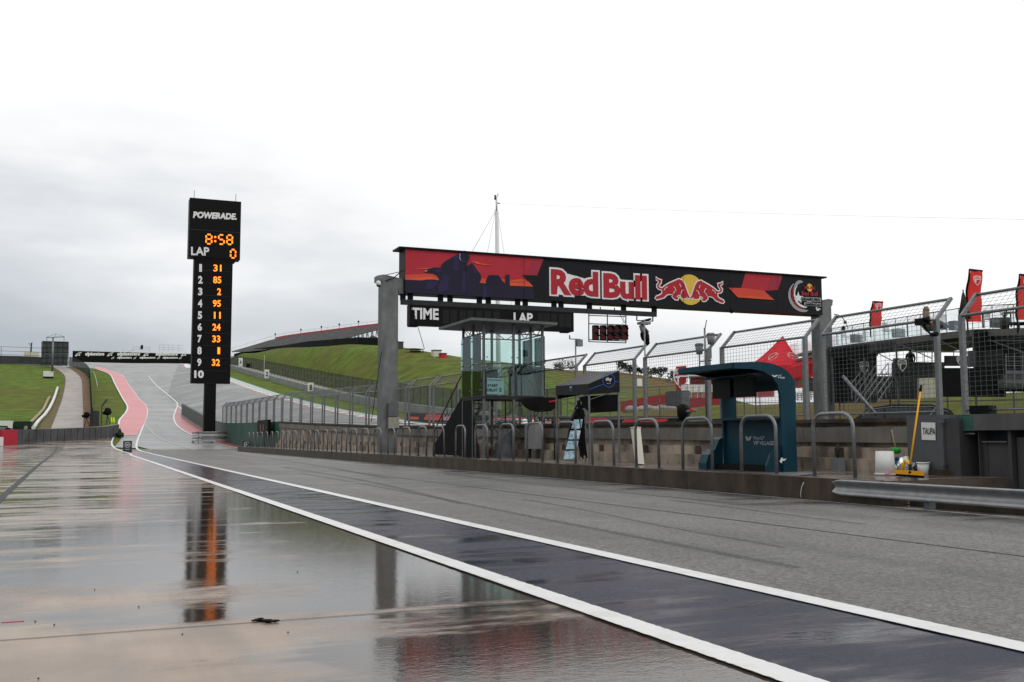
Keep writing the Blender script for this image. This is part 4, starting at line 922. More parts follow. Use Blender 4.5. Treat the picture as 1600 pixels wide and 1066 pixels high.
# pillars
xa, xb = g(597.5,560).x, g(622.5,560).x; zpt = g(610,437).z
t.part('pillar', MB().span((xa,YG+.1,PZ-.3),(xb,YG+.95,zpt)), m_post)
t.part('bracket', MB().poly([Vector((xa-.25,YG+.2,zpt-.1)),Vector((xa-.25,YG+.2,zpt+.22)),Vector((xa+.1,YG+.2,zpt+.3)),Vector((x0+.05,YG+.2,zpt+.1)),Vector((x0+.05,YG+.2,zb-.02)),Vector((x0-.25,YG+.2,zb+.0)),Vector((xb,YG+.2,zb+.55))], (0,.7,0)), m_post)
xc_, xd_ = g(1284,560).x, g(1303,560).x; zp2 = g(1293,472).z
t.part('pillar', MB().span((xc_,YG+.1,-.3),(xd_,YG+.95,zp2)), m_post)
t.part('bracket', MB().poly([Vector((xd_+.2,YG+.2,zp2-.15)),Vector((xd_+.25,YG+.2,zp2+.2)),Vector((xd_-.1,YG+.2,zp2+.25)),Vector((x1-.05,YG+.2,zp2+.1)),Vector((x1-.05,YG+.2,zb-.1)),Vector((xc_,YG+.2,zb-.35))], (0,.7,0)), m_post)
cb = g(602,439); t.part('cable', MB().tube([cb, (cb+g(627,424))/2+UP*-.12, g(627,424)], .03, 5).tube([g(602,430),g(626,424.5),g(632,423)], .02, 5), m_black)
# equipment boxes on the pillar
xq0, xq1 = g(606,640).x, g(622,640).x
t.part('grey_box', MB().span((xq0,YG-.12,g(610,651).z),(xq1,YG+.09,g(610,630).z)), m_galvd); t.part('cream_box', MB().span((xq0+.02,YG-.14,g(610,669).z),(xq1+.03,YG+.09,g(610,652).z)), MAT('cream_box_paint', (.30,.30,.24), .5))
# CCTV dome, hanging from the pillar bracket
p = g(591.5,443); cm = MB().blob(p, (.15,.15,.16), 7); o_ = t.part('camera_dome', cm, m_wht); t.part('dome_window', MB().blob(p-UP*.09, (.12,.12,.11), 6), m_black, o_); t.part('dome_arm', MB().tube([p+UP*.15, p+UP*.3+XD*.1, g(598,435)], .03, 6), m_galv, o_)
# lower beam with struts
zr = g(640,467).z; zr2 = zr-.3; xe = g(1029,487).x
zl0 = g(640,467.5).z
t.part('lower_beam', MB().span((g(629,460).x,YG+.2,zl0-.28),(xe,YG+.42,zl0)), m_dark)
for px in (632,643.6,691,706,752,766,812,824,869,880,924.6,978,1026): 
    x = g(px,470).x; t.part('strut', MB().span((x-.14,YG+.22,zl0-.05),(x+.14,YG+.4,zb+.02)), m_black)
# guy rope from the gantry
t.part('rope', MB().bar(g(641,470), g(663,545), .018, 4).bar(g(596,550), g(580,660), .022, 4), m_black)
# small camera under the banner
p = g(1143,489.5); t.part('mini_camera', MB().bar(p, p+UP*.28, .09, 8), m_black)
# ---- time and lap board hanging beneath
Yb = YG+.1; h_ = lambda a, c: AY(a, c, Yb)
q0, q1 = h_(640,489), h_(896.5,500); zt_ = zl0-.285; zb_ = (h_(640,508.5).z+h_(896,518).z)/2
t = Thing('time_board', 'long black hanging board reading TIME and LAP under the gantry', 'scoreboard', (q0.x, Yb, zb_))
bd = t.part('case', MB().span((q0.x,Yb,zb_),(q1.x,Yb+.5,zt_)), m_black)
w = MB(); Fk = lambda a, c: AY(a, c, Yb-.03)
text4(w, 'TIME', Fk, (643.5,498.5),(685.5,500),(685.5,482.5),(643.5,480.5), bold=.035); text4(w, 'LAP', Fk, (802.5,504),(832.5,504.8),(832.5,489.5),(802.5,488.3), bold=.035)
t.part('lettering', w, m_letter, bd)
m_unlit = MAT('unlit_segments', (.012,.012,.013), .4)
for px in (697,709,723,735,749,762,776,845,855,866,878,888):
    c = Fk(px, 495+(px-697)*.035); t.part('unlit_digit', MB().span((c.x-.19,Yb-.012,c.z-.38),(c.x+.19,Yb-.002,c.z+.4)), m_unlit, bd)
w = MB()
for px in (646,705,830,884): c = h_(px,511); w.box((c.x,Yb+.2,zb_-.04),(.5,.3,.08))
t.part('bracket', w, m_black, bd)
# ---- start lights
t = Thing('start_lights', 'five dark red starting light units hanging in a thin steel frame', 'start lights', (h_(950,530).x, YG+.3, h_(950,535).z))
F = lambda a, c: AY(a, c, YG+.3)
fr = MB(); A0, A1, B0, B1 = F(920,483), F(978,487), F(920,534), F(978,536)
for p, q in ((A0,B0),(A1,B1),(B0,B1),(F(920,490),F(978,492)),(F(920,493),F(978,495)),(F(920,531),F(978,533)),(F(949,490),F(949,535)),(F(920,506),F(978,508)),(F(938,480),F(938,490)),(F(960,481),F(960,492))): fr.bar(p, q, .035, 4)
t.part('frame', fr, m_dark)
for i, px in enumerate((930.5,942.3,953.8,964.8,976)):
    a = F(px-3.9,508.5); b2 = F(px+3.9,532); u = t.part('light_unit', MB().span((a.x,YG+.1,b2.z+.02),(b2.x-.03,YG+.45,a.z)), m_black)
    for yy in (514.5,525.5):
        c = AY(px-.2, yy+.1, YG+.1); t.part('lens', MB().bar(c, c-YD*.02, .19, 14), m_lred, u); t.part('visor', MB().grid([[c+Vector((math.cos(an)*.2, dy, math.sin(an)*.2)) for dy in (0,-.16)] for an in [math.pi*k/8 for k in range(9)]]), m_black, u)
fr = MB().tube([F(971,481),F(973,486),F(969,492),F(973,500),F(976,505)], .02, 5).tube([F(973,481),F(976,490),F(974,498),F(977,503),F(972,506)], .015, 5); t.part('cable', fr, m_black)
# ---- hanging TV camera
t = Thing('hanging_camera', 'remote TV camera hanging upside down under the right end of the beam', 'TV camera', (F(1008,520).x, YG+.3, F(1008,540).z))
t.part('cradle', MB().bar(F(995,490),F(995,501),.04,4).bar(F(1020,492),F(1020,502),.04,4).bar(F(995,501),F(1020,502),.04,4), m_dark)
t.part('camera_head', MB().span(F(998,507)+YD*-.3,F(1013,504)+YD*.2).bar(F(1002,508),F(1006,522),.16,8).bar(F(1005,512),F(1012,520),.12,6), m_bottle)
t.part('cover', MB().blob(F(1008,524),(.28,.28,.42),7,.25).blob(F(1011,533),(.16,.16,.3),6,.3), m_black)
t.part('lens', MB().bar(F(1003,502),F(1017,498.5),.07,6), m_black)
# ================================================================== START MARSHAL BOOTH
bx0, bx1, by0, by1 = 14.55, 17.1, 37.5, 39.85
zf = AX(758,619,14.6).z+.0; zf = AY(758,619,37.5).z; zg = AY(758,521,37.5).z; zr = AY(757,501,36.9).z
t = Thing('marshal_booth', 'raised glass start marshal booth on steel posts with a flat roof and dark stairs', 'booth', (bx0, by0, PZ))
t.part('floor', MB().span((bx0-.05,by0-.05,zf-.12),(bx1+.05,by1+.05,zf)), m_dark)
for x, y in ((bx0,by0),(bx1,by0),(bx0,by1),(bx1,by1),((bx0+bx1)/2,by0),(bx0,(by0+by1)/2),((bx0+bx1)/2,by1),(bx1,(by0+by1)/2)):
    t.part('post', MB().span((x-.045,y-.045,PZ-.01),(x+.045,y+.045,zr-.02)), m_galvd)
rf = MB(); r0 = [(bx0-.75,by0-.6,zr),(bx1+.4,by0-.6,zr-.05),(bx1+.4,by1+1.0,zr-.05),(bx0-.75,by1+1.0,zr)]
rf.poly(r0, (0,0,.1)); t.part('roof', rf, m_galvd); 
tr = MB()
for (a, b_) in (((bx0,by0),(bx1,by0)),((bx0,by0),(bx0,by1)),((bx0,by1),(bx1,by1)),((bx1,by0),(bx1,by1))):
    A = Vector((*a,0)); B = Vector((*b_,0)); n = 4
    tr.bar(A+UP*(zg+.02), B+UP*(zg+.02), .035, 4); tr.bar(A+UP*zf, B+UP*zf, .05, 4); zmid = (zf+zg)/2+.05; tr.bar(A+UP*zmid, B+UP*zmid, .025, 4)
    for i in range(n):
        p = A.lerp(B, i/n); q = A.lerp(B, (i+1)/n); tr.bar(p+UP*(zg if i % 2 else zr-.05), q+UP*((zr-.05) if i % 2 else zg), .018, 4)
    tr.bar(A+UP*(zf+.05), A.lerp(B,.5)+UP*zmid, .015, 4); tr.bar(A.lerp(B,.5)+UP*zmid, B+UP*(zf+.05), .015, 4)
    tr.bar(A+UP*(PZ+.2), B+UP*(zf-.2), .02, 4); tr.bar(B+UP*(PZ+.2), A+UP*(zf-.2), .02, 4)
t.part('truss', tr, m_galvd)
mids = (bx0+bx1)/2; midy = (by0+by1)/2; zmid = (zf+zg)/2+.05
for (a, b_) in (((bx0+.06,by0-.1),(mids-.06,by0-.1)),((mids+.06,by0-.1),(bx1-.02,by0-.1)),((bx0-.1,by0+.05),(bx0-.1,midy-.05)),((bx0-.1,midy+.05),(bx0-.1,by1)),((bx1+.1,by0),(bx1+.1,midy-.05)),((bx1+.1,midy+.05),(bx1+.1,by1)),((bx0,by1+.1),(mids-.06,by1+.1)),((mids+.06,by1+.1),(bx1,by1+.1))):
    for z0_, z1_ in ((zf+.03, zmid-.02), (zmid+.03, zg-.03)):
        A = Vector((*a,z0_)); B = Vector((*b_,z1_)); m = MB()
        m.span(A-Vector((.006,.006,0)), B+Vector((.006,.006,0))); t.part('glass_pane', m, m_glass)
for x in (bx0+.1, mids-.12, mids+.12, bx1-.08):
    for z in (zf+.25, zmid-.2, zmid+.25, zg-.25): t.part('glass_clamp', MB().box((x,by0-.115,z),(.05,.03,.05)), m_galv)
for y in (by0+.12, midy-.12, midy+.12, by1-.1):
    for z in (zf+.25, zmid-.2, zmid+.25, zg-.25): t.part('glass_clamp', MB().box((bx0-.115,y,z),(.03,.05,.05)), m_galv)
# stairs going down behind along the platform
stb = Vector((bx0+.1, by1+.1, zf)); sta = Vector((bx0+.1, by1+3.9, PZ))
s_ = MB()
for xx in (bx0-.02, bx0+.98):
    a = Vector((xx, stb.y, zf)); b_ = Vector((xx, sta.y, PZ)); s_.add([a+UP*-.25,b_+UP*-.05,b_+UP*.2,a+UP*.05], [(0,1,2,3)]); s_.bar(a+UP*1.0, b_+UP*1.0, .03, 5)
    for k in range(7): p = a.lerp(b_, k/6); s_.bar(p, p+UP*1.0, .018, 4)
t.part('stair_rail', s_, m_dark)
sd_ = MB()
for xx in (bx0-.04,): sd_.add([(xx,stb.y,PZ+.05),(xx,sta.y-.1,PZ+.05),(xx,sta.y,PZ+.35),(xx,stb.y,zf+.05)], [(0,1,2,3)])
sd_.add([(bx0-.04+q,y,z) for q in (0,) for y, z in ((by0+.3,PZ),(stb.y,PZ),(stb.y,zf-.1),(by0+1.3,zf-.1))], [(0,1,2,3)])
t.part('stair_screen', sd_, m_blk2)
st2 = MB()
for k in range(12): p = stb.lerp(sta, k/12); st2.span((bx0,p.y,p.z-.23),(bx0+.97,p.y+.3,p.z-.2))
t.part('tread', st2, m_dark)
pn = t.part('sign_board', MB().span((AY(759,589,by0).x,by0-.14,AY(759,616,by0).z),(AY(785,589,by0).x,by0-.12,AY(759,591,by0).z)), MAT('teal_board', (.20,.36,.36), .5, var=.1))
tx = MB(); F = lambda a, c: AY(a, c, by0-.15)
text4(tx, 'START', F, (762,604.5),(778,604.8),(778,600.5),(762,600), bold=.02); text4(tx, 'DELAY', F, (761.5,611.5),(778,612),(778,607.5),(761.5,607), bold=.02); text4(tx, '2', F, (780,612),(784,612),(784,606),(780,606), bold=.02); tx.bar(F(762,593.5),F(784,594),.012,4)
t.part('lettering', tx, m_black, pn)
# inside the booth: console under a black cover, box
c = Vector((bx1-.6, by0+.8, zf)); tt = Thing('control_console', 'control console under a black cover inside the glass booth', 'console', c)
tt.part('cabinet', MB().box(c+UP*.5,(.8,.7,1.0)), m_bottle); tt.part('cover', MB().blob(c+UP*1.05,(.62,.5,.28),8,.1), m_blk2)
c = Vector((bx0+.6, by0+.9, zf)); single('equipment_rack', MB().box(c+UP*.55,(.5,.5,1.1)).bar(c+UP*1.1, c+UP*1.35, .15, 8), m_dark, 'dark equipment rack inside the booth behind the delay board', 'rack')
# clutter beneath the booth
p = AZ(718.5, 712, PZ); t, p = bucket(721, 712.3, 700, .17, .42, 'white and red tub under the booth left of the tripod')
t.part('red_band', MB().bar(p+UP*.2, p+UP*.3, .168, 16), m_redd)
p = AZ(737, 712.5, PZ)
for k, (dx, l) in enumerate(((0,'red fuel can under the booth'),(.35,'second red fuel can, nearer the tripod under the booth'))):
    q = p+Vector((dx+.3, .3-k*.5, 0)); tt = Thing('fuel_can', l, 'can', q, group='red cans under the booth'); tt.part('body', MB().box(q+UP*.2,(.25,.32,.4)), m_redd); tt.part('handle', MB().tube([q+Vector((0,-.1,.4)),q+Vector((0,-.05,.47)),q+Vector((0,.08,.47)),q+Vector((0,.1,.4))],.015,5), m_black)
p = Vector((15.6,37.9,PZ)); 
cv = MB(); P = []
for i in range(9):
    u = i/8; P.append([p+Vector(((.15+.32*u**.6)*math.cos(a)*random.uniform(.85,1.1), (.15+.32*u**.6)*math.sin(a)*random.uniform(.85,1.1), 1.15*(1-u))) for a in [k*math.pi/6 for k in range(12)]]); P[-1].append(P[-1][0])
single('covered_generator', cv.grid(P), MAT('grey_plastic_cover', (.07,.075,.08), .35, var=.3, scale=4), 'equipment wrapped in dark grey plastic under the booth', 'covered equipment')
p = Vector((16.3,36.6,PZ)); tt = Thing('grey_cabinet', 'grey metal cabinet on legs against the wall behind the tripod', 'cabinet', p)
tt.part('box', MB().box(p+UP*.85,(.35,1.0,1.0)), MAT('cabinet_grey', (.24,.24,.24), .5)); 
for q in (-.4,.4): tt.part('leg', MB().span(p+Vector((-.05,q-.04,0)),p+Vector((.05,q+.04,.35))), m_dark)
p = AZ(790, 713, PZ); tt = Thing('tripod', 'black tripod with a tall mast standing below the booth', 'tripod', p)
top = p+UP*1.5
for a in (0.3,2.4,4.5): tt.part('leg', MB().bar(top-UP*.3, p+Vector((math.cos(a)*.55,math.sin(a)*.55,0)), .022, 5), m_black)
tt.part('mast', MB().bar(p+UP*.3, p+UP*2.6, .03, 6), m_black)
# red bracket table of white weights etc
for k, (px, py) in enumerate(((765,714),(728,714))):
    pass
# ================================================================== SKY CANOPY and pit boards
cy0, cy1, cx0, cx1 = 28.4, 31.2, 14.35, 15.9
leg = [AX(920.5,722,14.4), AX(971,722,15.6), AX(872,716,14.4)]
yn = AX(920.5,700,14.35).y; yfr = AX(869,700,14.35).y; xr_ = AY(969.5,700,yn).x
t = Thing('pop_up_canopy', 'black pop-up canopy with round broadcaster badges standing on the platform', 'canopy', (14.35, yn, PZ))
zl = AY(922,600,yn).z; zlb = AY(922,617,yn).z; zrt = AY(969,579,yn).z; zrb = AY(969,613,yn).z; zll = AX(870,603,14.35).z; zllb = AX(870,617.5,14.35).z
X0, X1 = 14.35, xr_
A, B, C_, D_ = Vector((X0,yn,zl)), Vector((X1,yn,zrt)), Vector((X1,yfr,zrt-.15)), Vector((X0,yfr,zll))
pk = Vector(((X0+X1)/2+.25, (yn+yfr)/2+.4, zrt+.05))
n = 8
def sag(P, Q, k, s=.12): return P.lerp(Q, k)-UP*s*math.sin(math.pi*k)
tp = MB(); 
for P, Q in ((A,B),(B,C_),(C_,D_),(D_,A)):
    tp.grid([[ (P.lerp(Q,j/6)).lerp(pk, i/6)-UP*.03*math.sin(math.pi*i/6)*(.5+.5*math.sin(math.pi*j/6)) for j in range(7)] for i in range(7)])
t.part('roof', tp, MAT('canopy_grey_black', (.03,.03,.033), .45, var=.2, scale=2))
vl = MB(); vl.add([A,B,Vector((X1,yn,zrb)),Vector((X0,yn,zlb))], [(0,1,2,3)]); vl.add([D_,A,Vector((X0,yn,zlb)),Vector((X0,yfr,zllb))], [(0,1,2,3)]); vl.add([B,C_,C_-UP*.5,Vector((X1,yn,zrb))], [(0,1,2,3)]); vl.add([C_,D_,D_-UP*.45,C_-UP*.5], [(0,1,2,3)])
va = t.part('valance', vl, MAT('canopy_black', (.012,.012,.014), .5, var=.3, scale=3, bump=.3, bscale=4))
def badge(cF, r, k, plane):
    m = MB(); wh = MB(); c = cF; n = 24
    ax = XD if plane == 'Y' else -YD; of = (-YD if plane == 'Y' else -XD)*.012*k
    m.grid([[c+of+ax*math.cos(a)*q+UP*math.sin(a)*q for a in [2*math.pi*i/n for i in range(n+1)]] for q in (r*.88, r)], False)
    text(wh, 'sky', c+of*1.2+UP*r*.12, ax, UP, r*.95, r*.6, bold=.03); text(wh, 'RACING', c+of*1.2-UP*r*.42, ax, UP, r*.6, r*.12)
    return m, wh
m, wh = badge(AY(951,594.5,yn), .225, 1, 'Y'); F = lambda a, c: AY(a, c, yn-.008)
m.grid([[F(920+i*6, 608.5-9.5*math.sin(i/5*1.35)+dz) for i in range(5)] for dz in (0,1.2)], False); m.grid([[F(961+i*3, 595.5+i*.3+dz) for i in range(4)] for dz in (0,1.2)], False)
mb_ = MAT('badge_blue', (.03,.10,.35), .4); t.part('badge_ring', m, mb_, va); t.part('badge_lettering', wh, m_letter, va)
m, wh = badge(AX(892.5,606,14.35), .13, 1, 'X'); t.part('badge_ring', m, mb_, va); t.part('badge_lettering', wh, m_letter, va)
for p in ((X0+.03,yn+.03),(X1-.03,yn+.03),(X0+.03,yfr-.03),(X1-.03,yfr-.03)): t.part('leg', MB().span((p[0]-.025,p[1]-.025,PZ),(p[0]+.025,p[1]+.025,zl-.15)), m_galv)
t.part('cross_bar', MB().bar((X0,yn+.03,zl-.5),(X1,yn+.03,zrt-.6),.015,4).bar((X0,yn+.03,PZ+.85),(X1,yn+.03,PZ+.85),.012,4).bar((X0+.03,yn,zl-.35),(X0+.03,yfr,zll-.5),.015,4), m_galvd)
# dark monitor shade under the canopy and umbrella to its left
A = AY(918,617,yn+.8); t = Thing('monitor_shroud', 'big black monitor shroud hanging under the canopy', 'monitor', AY(955,640,yn+.8))
F = lambda a, c: AY(a, c, yn+.8)
t.part('hood', MB().poly([F(915,619),F(966,616),F(966,643),F(932,645),F(922,634)], (0,.5,0)), m_black); t.part('frame', MB().bar(F(944,617),F(965,616),.02,4).bar(F(965,616),F(966,643),.02,4), m_galvd)
F = lambda a, c: AY(a, c, 33.0)
t = Thing('black_umbrella', 'folded black awning beside the canopy, right of the glass booth', 'awning', F(850,640))
um = MB().grid([[F(a, c)+YD*q for a, c in ((834,621),(836,628),(841,635),(850,640),(860,643),(868,638))] for q in (0,1.2)]); um.grid([[F(a, c)+YD*q for a, c in ((834,621),(868,621))] for q in (0,1.2)]); um.poly([F(*q) for q in ((834,621),(836,628),(841,635),(850,640),(860,643),(868,638),(868,621))])
t.part('cloth', um, m_black); t.part('red_mark', MB().poly([F(857,627)-YD*.02,F(868,625)-YD*.02,F(868,627)-YD*.02,F(858,629)-YD*.02]), m_tent)
t.part('pole', MB().bar(F(866,640),Vector((F(866,640).x,33,PZ)),.03,6), m_dark)
# leaning column of pale blue pit boards on a black trolley
t = Thing('pit_board_rack', 'leaning column of four pale blue pit board panels on a black rack', 'pit boards', AZ(893,719,PZ))
Xp = 14.25
sections = [((880,718),(896,718),(899,704.5),(883,704.5)),((883.5,702),(899.5,702),(902.5,689),(887,689)),((887.5,686.5),(903,686.5),(906,672.5),(891,673)),((892,670),(906.5,670),(909,655),(896,656))]
F = lambda a, c: AX(a, c, Xp)
F = lambda a, c: AY(a, c, yn+.35)
rk = MB().poly([F(884,719.5),F(897,719.5),F(914,650),F(912,640),F(900,640),(F(893,655))], (0,.12,0)); t.part('rack', rk, m_black)
for s_ in sections: t.part('board', MB().poly([Vector(F(*q))-YD*.02 for q in s_], (0,-.05,0)), m_blue)
t.part('stand', MB().bar(F(905,660),F(911,717),.03,5).bar(F(907,640),F(917,716),.03,5).bar(F(898,640),F(908,622),.03,5).bar(F(903,650),F(909,714),.09,5,.06).bar(F(910,655),F(912,712),.07,4).bar(F(904,626),F(908,655),.06,5).bar(F(900,640),F(914,636),.03,4).bar(F(904,668),F(914,664),.03,4).bar(F(911,630),F(906,645),.05,4), m_black)
# parts of motorbike bibs etc. leaning behind : white gear on stand
# ================================================================== poles and masts on the wall
def pole(px, py0, py1, X, label, head=True, r=.03):
    p = AX(px, py1, X); q = AX(px, py0, X); q = Vector((p.x,p.y,q.z)); base = Vector((p.x,p.y,walltop(p.y)-.05))
    t = Thing('weather_mast', label, 'mast', base); t.part('pole', MB().bar(base, q, r, 7), m_galv)
    if head:
        t.part('sensor_arm', MB().bar(q-XD*.25, q+XD*.2, .02, 5).bar(q+XD*-.25, q+Vector((-.25,0,.14)), .025, 5), m_galvd); t.part('sensor_box', MB().box(q+Vector((.15,0,-.14)),(.22,.2,.26)), m_bottle)
    return t
pole(900, 530, 600, XW+.25, 'thin mast with a small sensor box left of the canopy behind the fence')
pole(1008.5, 500, 600, XW+.25, 'plain thin pole rising between two fence panels under the hanging camera', False, .025)
t = pole(1102, 512, 560, XW+.1, 'mast with two grey lanterns on the fence post left of the teal stand', False, .03)
c = AX(1102,512,XW+.1)
for dx, dz in ((-.35,-.5),(.28,-.25)): t.part('lantern', MB().bar(c+Vector((0,-dx,dz-.28)), c+Vector((0,-dx,dz)), .09, 8, .13).bar(c+Vector((0,-dx,dz)), c+Vector((0,-dx,dz+.06)), .15, 8, .1).bar(c+Vector((0,-dx,dz-.7)), c+Vector((0,-dx,dz-.28)), .02, 5), m_bottle)
t.part('cross_arm', MB().bar(c+Vector((0,.35,-1.0)), c+Vector((0,-.28,-1.0)), .02, 5).bar(c, c+Vector((0,-.08,.22)), .015, 5), m_galvd)
# remote camera on fence post px 1465, and monitor box px 1050, covered camera px 1070
c = AX(1441, 503, XW-.1); t = Thing('fence_camera', 'black remote camera clamped to the fence top rail above the squeegee', 'TV camera', c-UP*.3)
t.part('body', MB().box(c,(.2,.25,.14)).bar(c, c+Vector((0,-.2,.05)), .06, 7), m_black); t.part('arm', MB().tube([c, c+Vector((.05,-.08,-.2)), c+Vector((.05,-.2,-.3))], .025, 6).bar(c+Vector((.05,-.2,-.3)), c+Vector((.05,-.36,-.3)), .05, 7), m_black)
t.part('wrap', MB().bar(AX(1446,502,XW-.05),AX(1460,497,XW-.05),.03,6), m_wht)
c = AX(1053, 622, XW+.3); t = Thing('display_box', 'grey flat display box on a post behind the wall', 'display', Vector((c.x,c.y,walltop(c.y))))
y_a, y_b = AX(1040,622,XW+.3).y, AX(1065,622,XW+.3).y
t.part('case', MB().span((c.x,y_b,AX(1053,634,XW+.3).z),(c.x+.3,y_a,AX(1053,611,XW+.3).z)), m_galvd); t.part('post', MB().bar((c.x+.15,c.y,walltop(c.y)),(c.x+.15,c.y,c.z-.1),.04,6), m_dark)
c = AX(1068, 650, XW+.15); t = Thing('covered_camera', 'TV camera under a black rain cover on the wall left of the teal stand', 'TV camera', Vector((c.x,c.y,walltop(c.y))))
t.part('cover', MB().blob(Vector((c.x,c.y,walltop(c.y)+.28)),(.2,.22,.27),8,.3), m_blk2); t.part('arm', MB().bar(Vector((c.x,c.y-.1,walltop(c.y)+.3)),Vector((c.x,c.y-.75,walltop(c.y)+.33)),.05,6), m_bottle); t.part('red_grip', MB().blob(Vector((c.x,c.y-.5,walltop(c.y)+.34)),(.06,.12,.06),6), m_tent)
c = AX(1070,600,XW-.05)
# small yellow hydrant things beyond
p = AZ(431, 695, PZ); single('warning_marker', MB().bar(p, p+UP*.75, .28, 8, .05), MAT('dull_yellow', (.3,.25,.05), .6), 'small yellow and black cone at the far end of the platform', 'cone')
# mast with guys
YM = 120; t = Thing('radio_mast', 'slim white lattice mast with guy ropes rising behind the gantry', 'mast', AY(779, 640, YM))
F = lambda a, c: AY(a, c, YM); base = F(779.5,640); top = F(775.5,308)
t.part('shaft', MB().bar(base, F(776.3,331), .34, 6, .26).bar(F(776.2,331), top, .13, 6), MAT('mast_white', (.66,.66,.67), .5, var=.1, scale=.4))
t.part('head', MB().bar(F(774,312),F(774,305),.16,6).bar(F(778,308),F(778,302),.05,5).bar(F(775,317.5),F(781,318),.08,5).bar(F(772,328.5),F(777.5,328.5),.05,4), m_galvd)
gm = MAT('rope_grey', (.7,.7,.72), .6)
t.part('guy_rope', MB().bar(F(774,330),AY(700,460,YM+8),.035,3).bar(F(774,330),AY(755,430,YM-6),.035,3).bar(F(778,332),AY(800,480,YM+4),.03,3), gm)
t.part('long_cable', MB().tube([F(781,318)]+[AY(781+k*82, 318+k*2.5-math.sin(k/10*math.pi)*-3, YM-6*k) for k in range(1,11)], .014, 4), gm)
# ================================================================== FAR FENCES, WALLS
def fence_run(name, label, pts, h, step, mat_post, cloth=None, wires=None, r=.05, base=0, cat='fence', low=0, railz=None, maxp=90, crank=0):
    """pts: world polyline on the terrain"""
    C = [Vector(p) for p in pts]; L = [0]
    for a, b in zip(C, C[1:]): L.append(L[-1]+(b-a).length)
    def at(s):
        for i in range(len(C)-1):
            if s <= L[i+1]+1e-6: 
                u = (s-L[i])/max(1e-6, L[i+1]-L[i]); return C[i].lerp(C[i+1], u)
        return C[-1]
    n = min(maxp, max(1, int(L[-1]/step))); t = Thing(name, label, cat, C[0])
    P = [at(L[-1]*i/n) for i in range(n+1)]
    for p in P: 
        m = MB().bar(p+UP*(base-.3), p+UP*(base+h), r, 4)
        if crank: m.bar(p+UP*(base+h), p+Vector((-crank,0,base+h+crank)), r, 4)
        t.part('post', m, mat_post)
    for z in (railz or (h,)):
        m = MB()
        for a, b in zip(P, P[1:]): m.bar(a+UP*(base+z), b+UP*(base+z), r*.7, 3, caps=False)
        t.part('rail', m, mat_post)
    if cloth:
        m = MB().grid([[p+UP*(base+low) for p in P],[p+UP*(base+h) for p in P]], False); t.part('mesh_screen', m, cloth)
    return t
def dense(pp, n=6): return [G(p.x, p.y) for p in catmull(pp, n)]
m_scr = SCREENCLOTH('fence_mesh_screen', (.045,.048,.046), .55); m_scr2 = SCREENCLOTH('light_fence_mesh', (.10,.10,.10), .22); m_scrd = SCREENCLOTH('black_windscreen', (.012,.013,.014), .97)
m_bar = MAT('barrier_wall', (.26,.265,.27), .5, var=.12, scale=.3, stain=(.16,.16,.16), sscale=(.2,.2,.3), samt=.6)
m_tyre = MAT('dark_conveyor_face', (.095,.097,.10), .5, var=.15, scale=1, stain=(.04,.04,.042), sscale=(.8,.8,.4), samt=.5)
# tyre wall across the left
tw = [AT(-60,696.5),AT(0,693.5),AT(45,691.5),AT(90,689.5),AT(130,687.5),AT(165,685),AT(186,681)]
t = Thing('tyre_barrier', 'long low dark tyre wall with conveyor facing at the left', 'tyre barrier', tw[0])
C = dense(tw, 4); h = 1.55
def seg_wall(P, a, b, mb, w=.9, h=1.55):
    A, B = P[a], P[b]; d = (B-A); d.z = 0; d.normalize(); s = Vector((-d.y, d.x, 0))*w
    A2, B2 = A+d*.04, B-d*.04
    mb.add([A2-UP*.1,B2-UP*.1,B2+UP*h,A2+UP*h,A2+s-UP*.1,B2+s-UP*.1,B2+s+UP*h,A2+s+UP*h], [(0,1,2,3),(5,4,7,6),(3,2,6,7),(1,5,6,2),(4,0,3,7)])
red_seg = None
for i in range(len(C)-1):
    m = MB(); seg_wall(C, i, i+1, m)
    px = 0
    t.part('facing_panel', m, m_tyre)
# the red end piece
a = AT(2.5,695.6); b = AT(28,694.6); a += Vector((0,-.35,0)); b += Vector((0,-.35,0)); P = [G(a.x,a.y),G(b.x,b.y)]
m = MB(); seg_wall(P, 0, 1, m, 1.4, 1.72); single('red_barrier_block', m, MAT('red_barrier', (.42,.03,.05), .5, var=.15), 'red padded barrier block at the left end of the dark tyre wall', 'barrier block')
p = AT(1,697); single('white_marker_board', MB().box(p+Vector((-.3,-.8,.5)),(1.2,.1,1.0)), m_wht, 'small white board at the extreme left edge beside the red block', 'board')
# brush at the end of tyre wall
# advertising wall at turn one with lettering
Ya = AT(200,564).y+3
F = lambda a, c, k=0: AY(a, c, Ya-.05*k)
t = Thing('advertising_wall', 'long black advertising wall with white sponsor wordmarks on the hilltop', 'advertising wall', F(113,562))
a0, a1 = F(113,562.5), F(300,562.5); zt1 = F(150,549.3).z; zm1 = F(150,556.5).z; zbb = T(a0.x, Ya)-1.5
hd = t.part('upper_board', MB().span((a0.x,Ya,zm1),(a1.x,Ya+.4,zt1)), m_black); ld = t.part('lower_board', MB().span((F(113,562).x,Ya-.02,zbb),(F(300,562).x,Ya+.4,zm1-.003)), m_black)
w = MB()
def amark(mb, px, py, s):
    for q in ([(-6,3.2),(-3,-.5),(1,-2.6),(6,-3.2),(4.4,-2),(1,-1.5),(-1.5,0),(-3.5,2.2),(1,1),(2,0.2),(3,1.2),(2,3.2),(1,2.0),(-4,3.6)],[(0,-.2),(4,-1.2),(3.5,-.4),(1,.4)]): mb.poly([F(px+a*s, py+c*s, 1) for a, c in q])
for px in (122.5,172.5,229,288): amark(w, px, 553.4, .95)
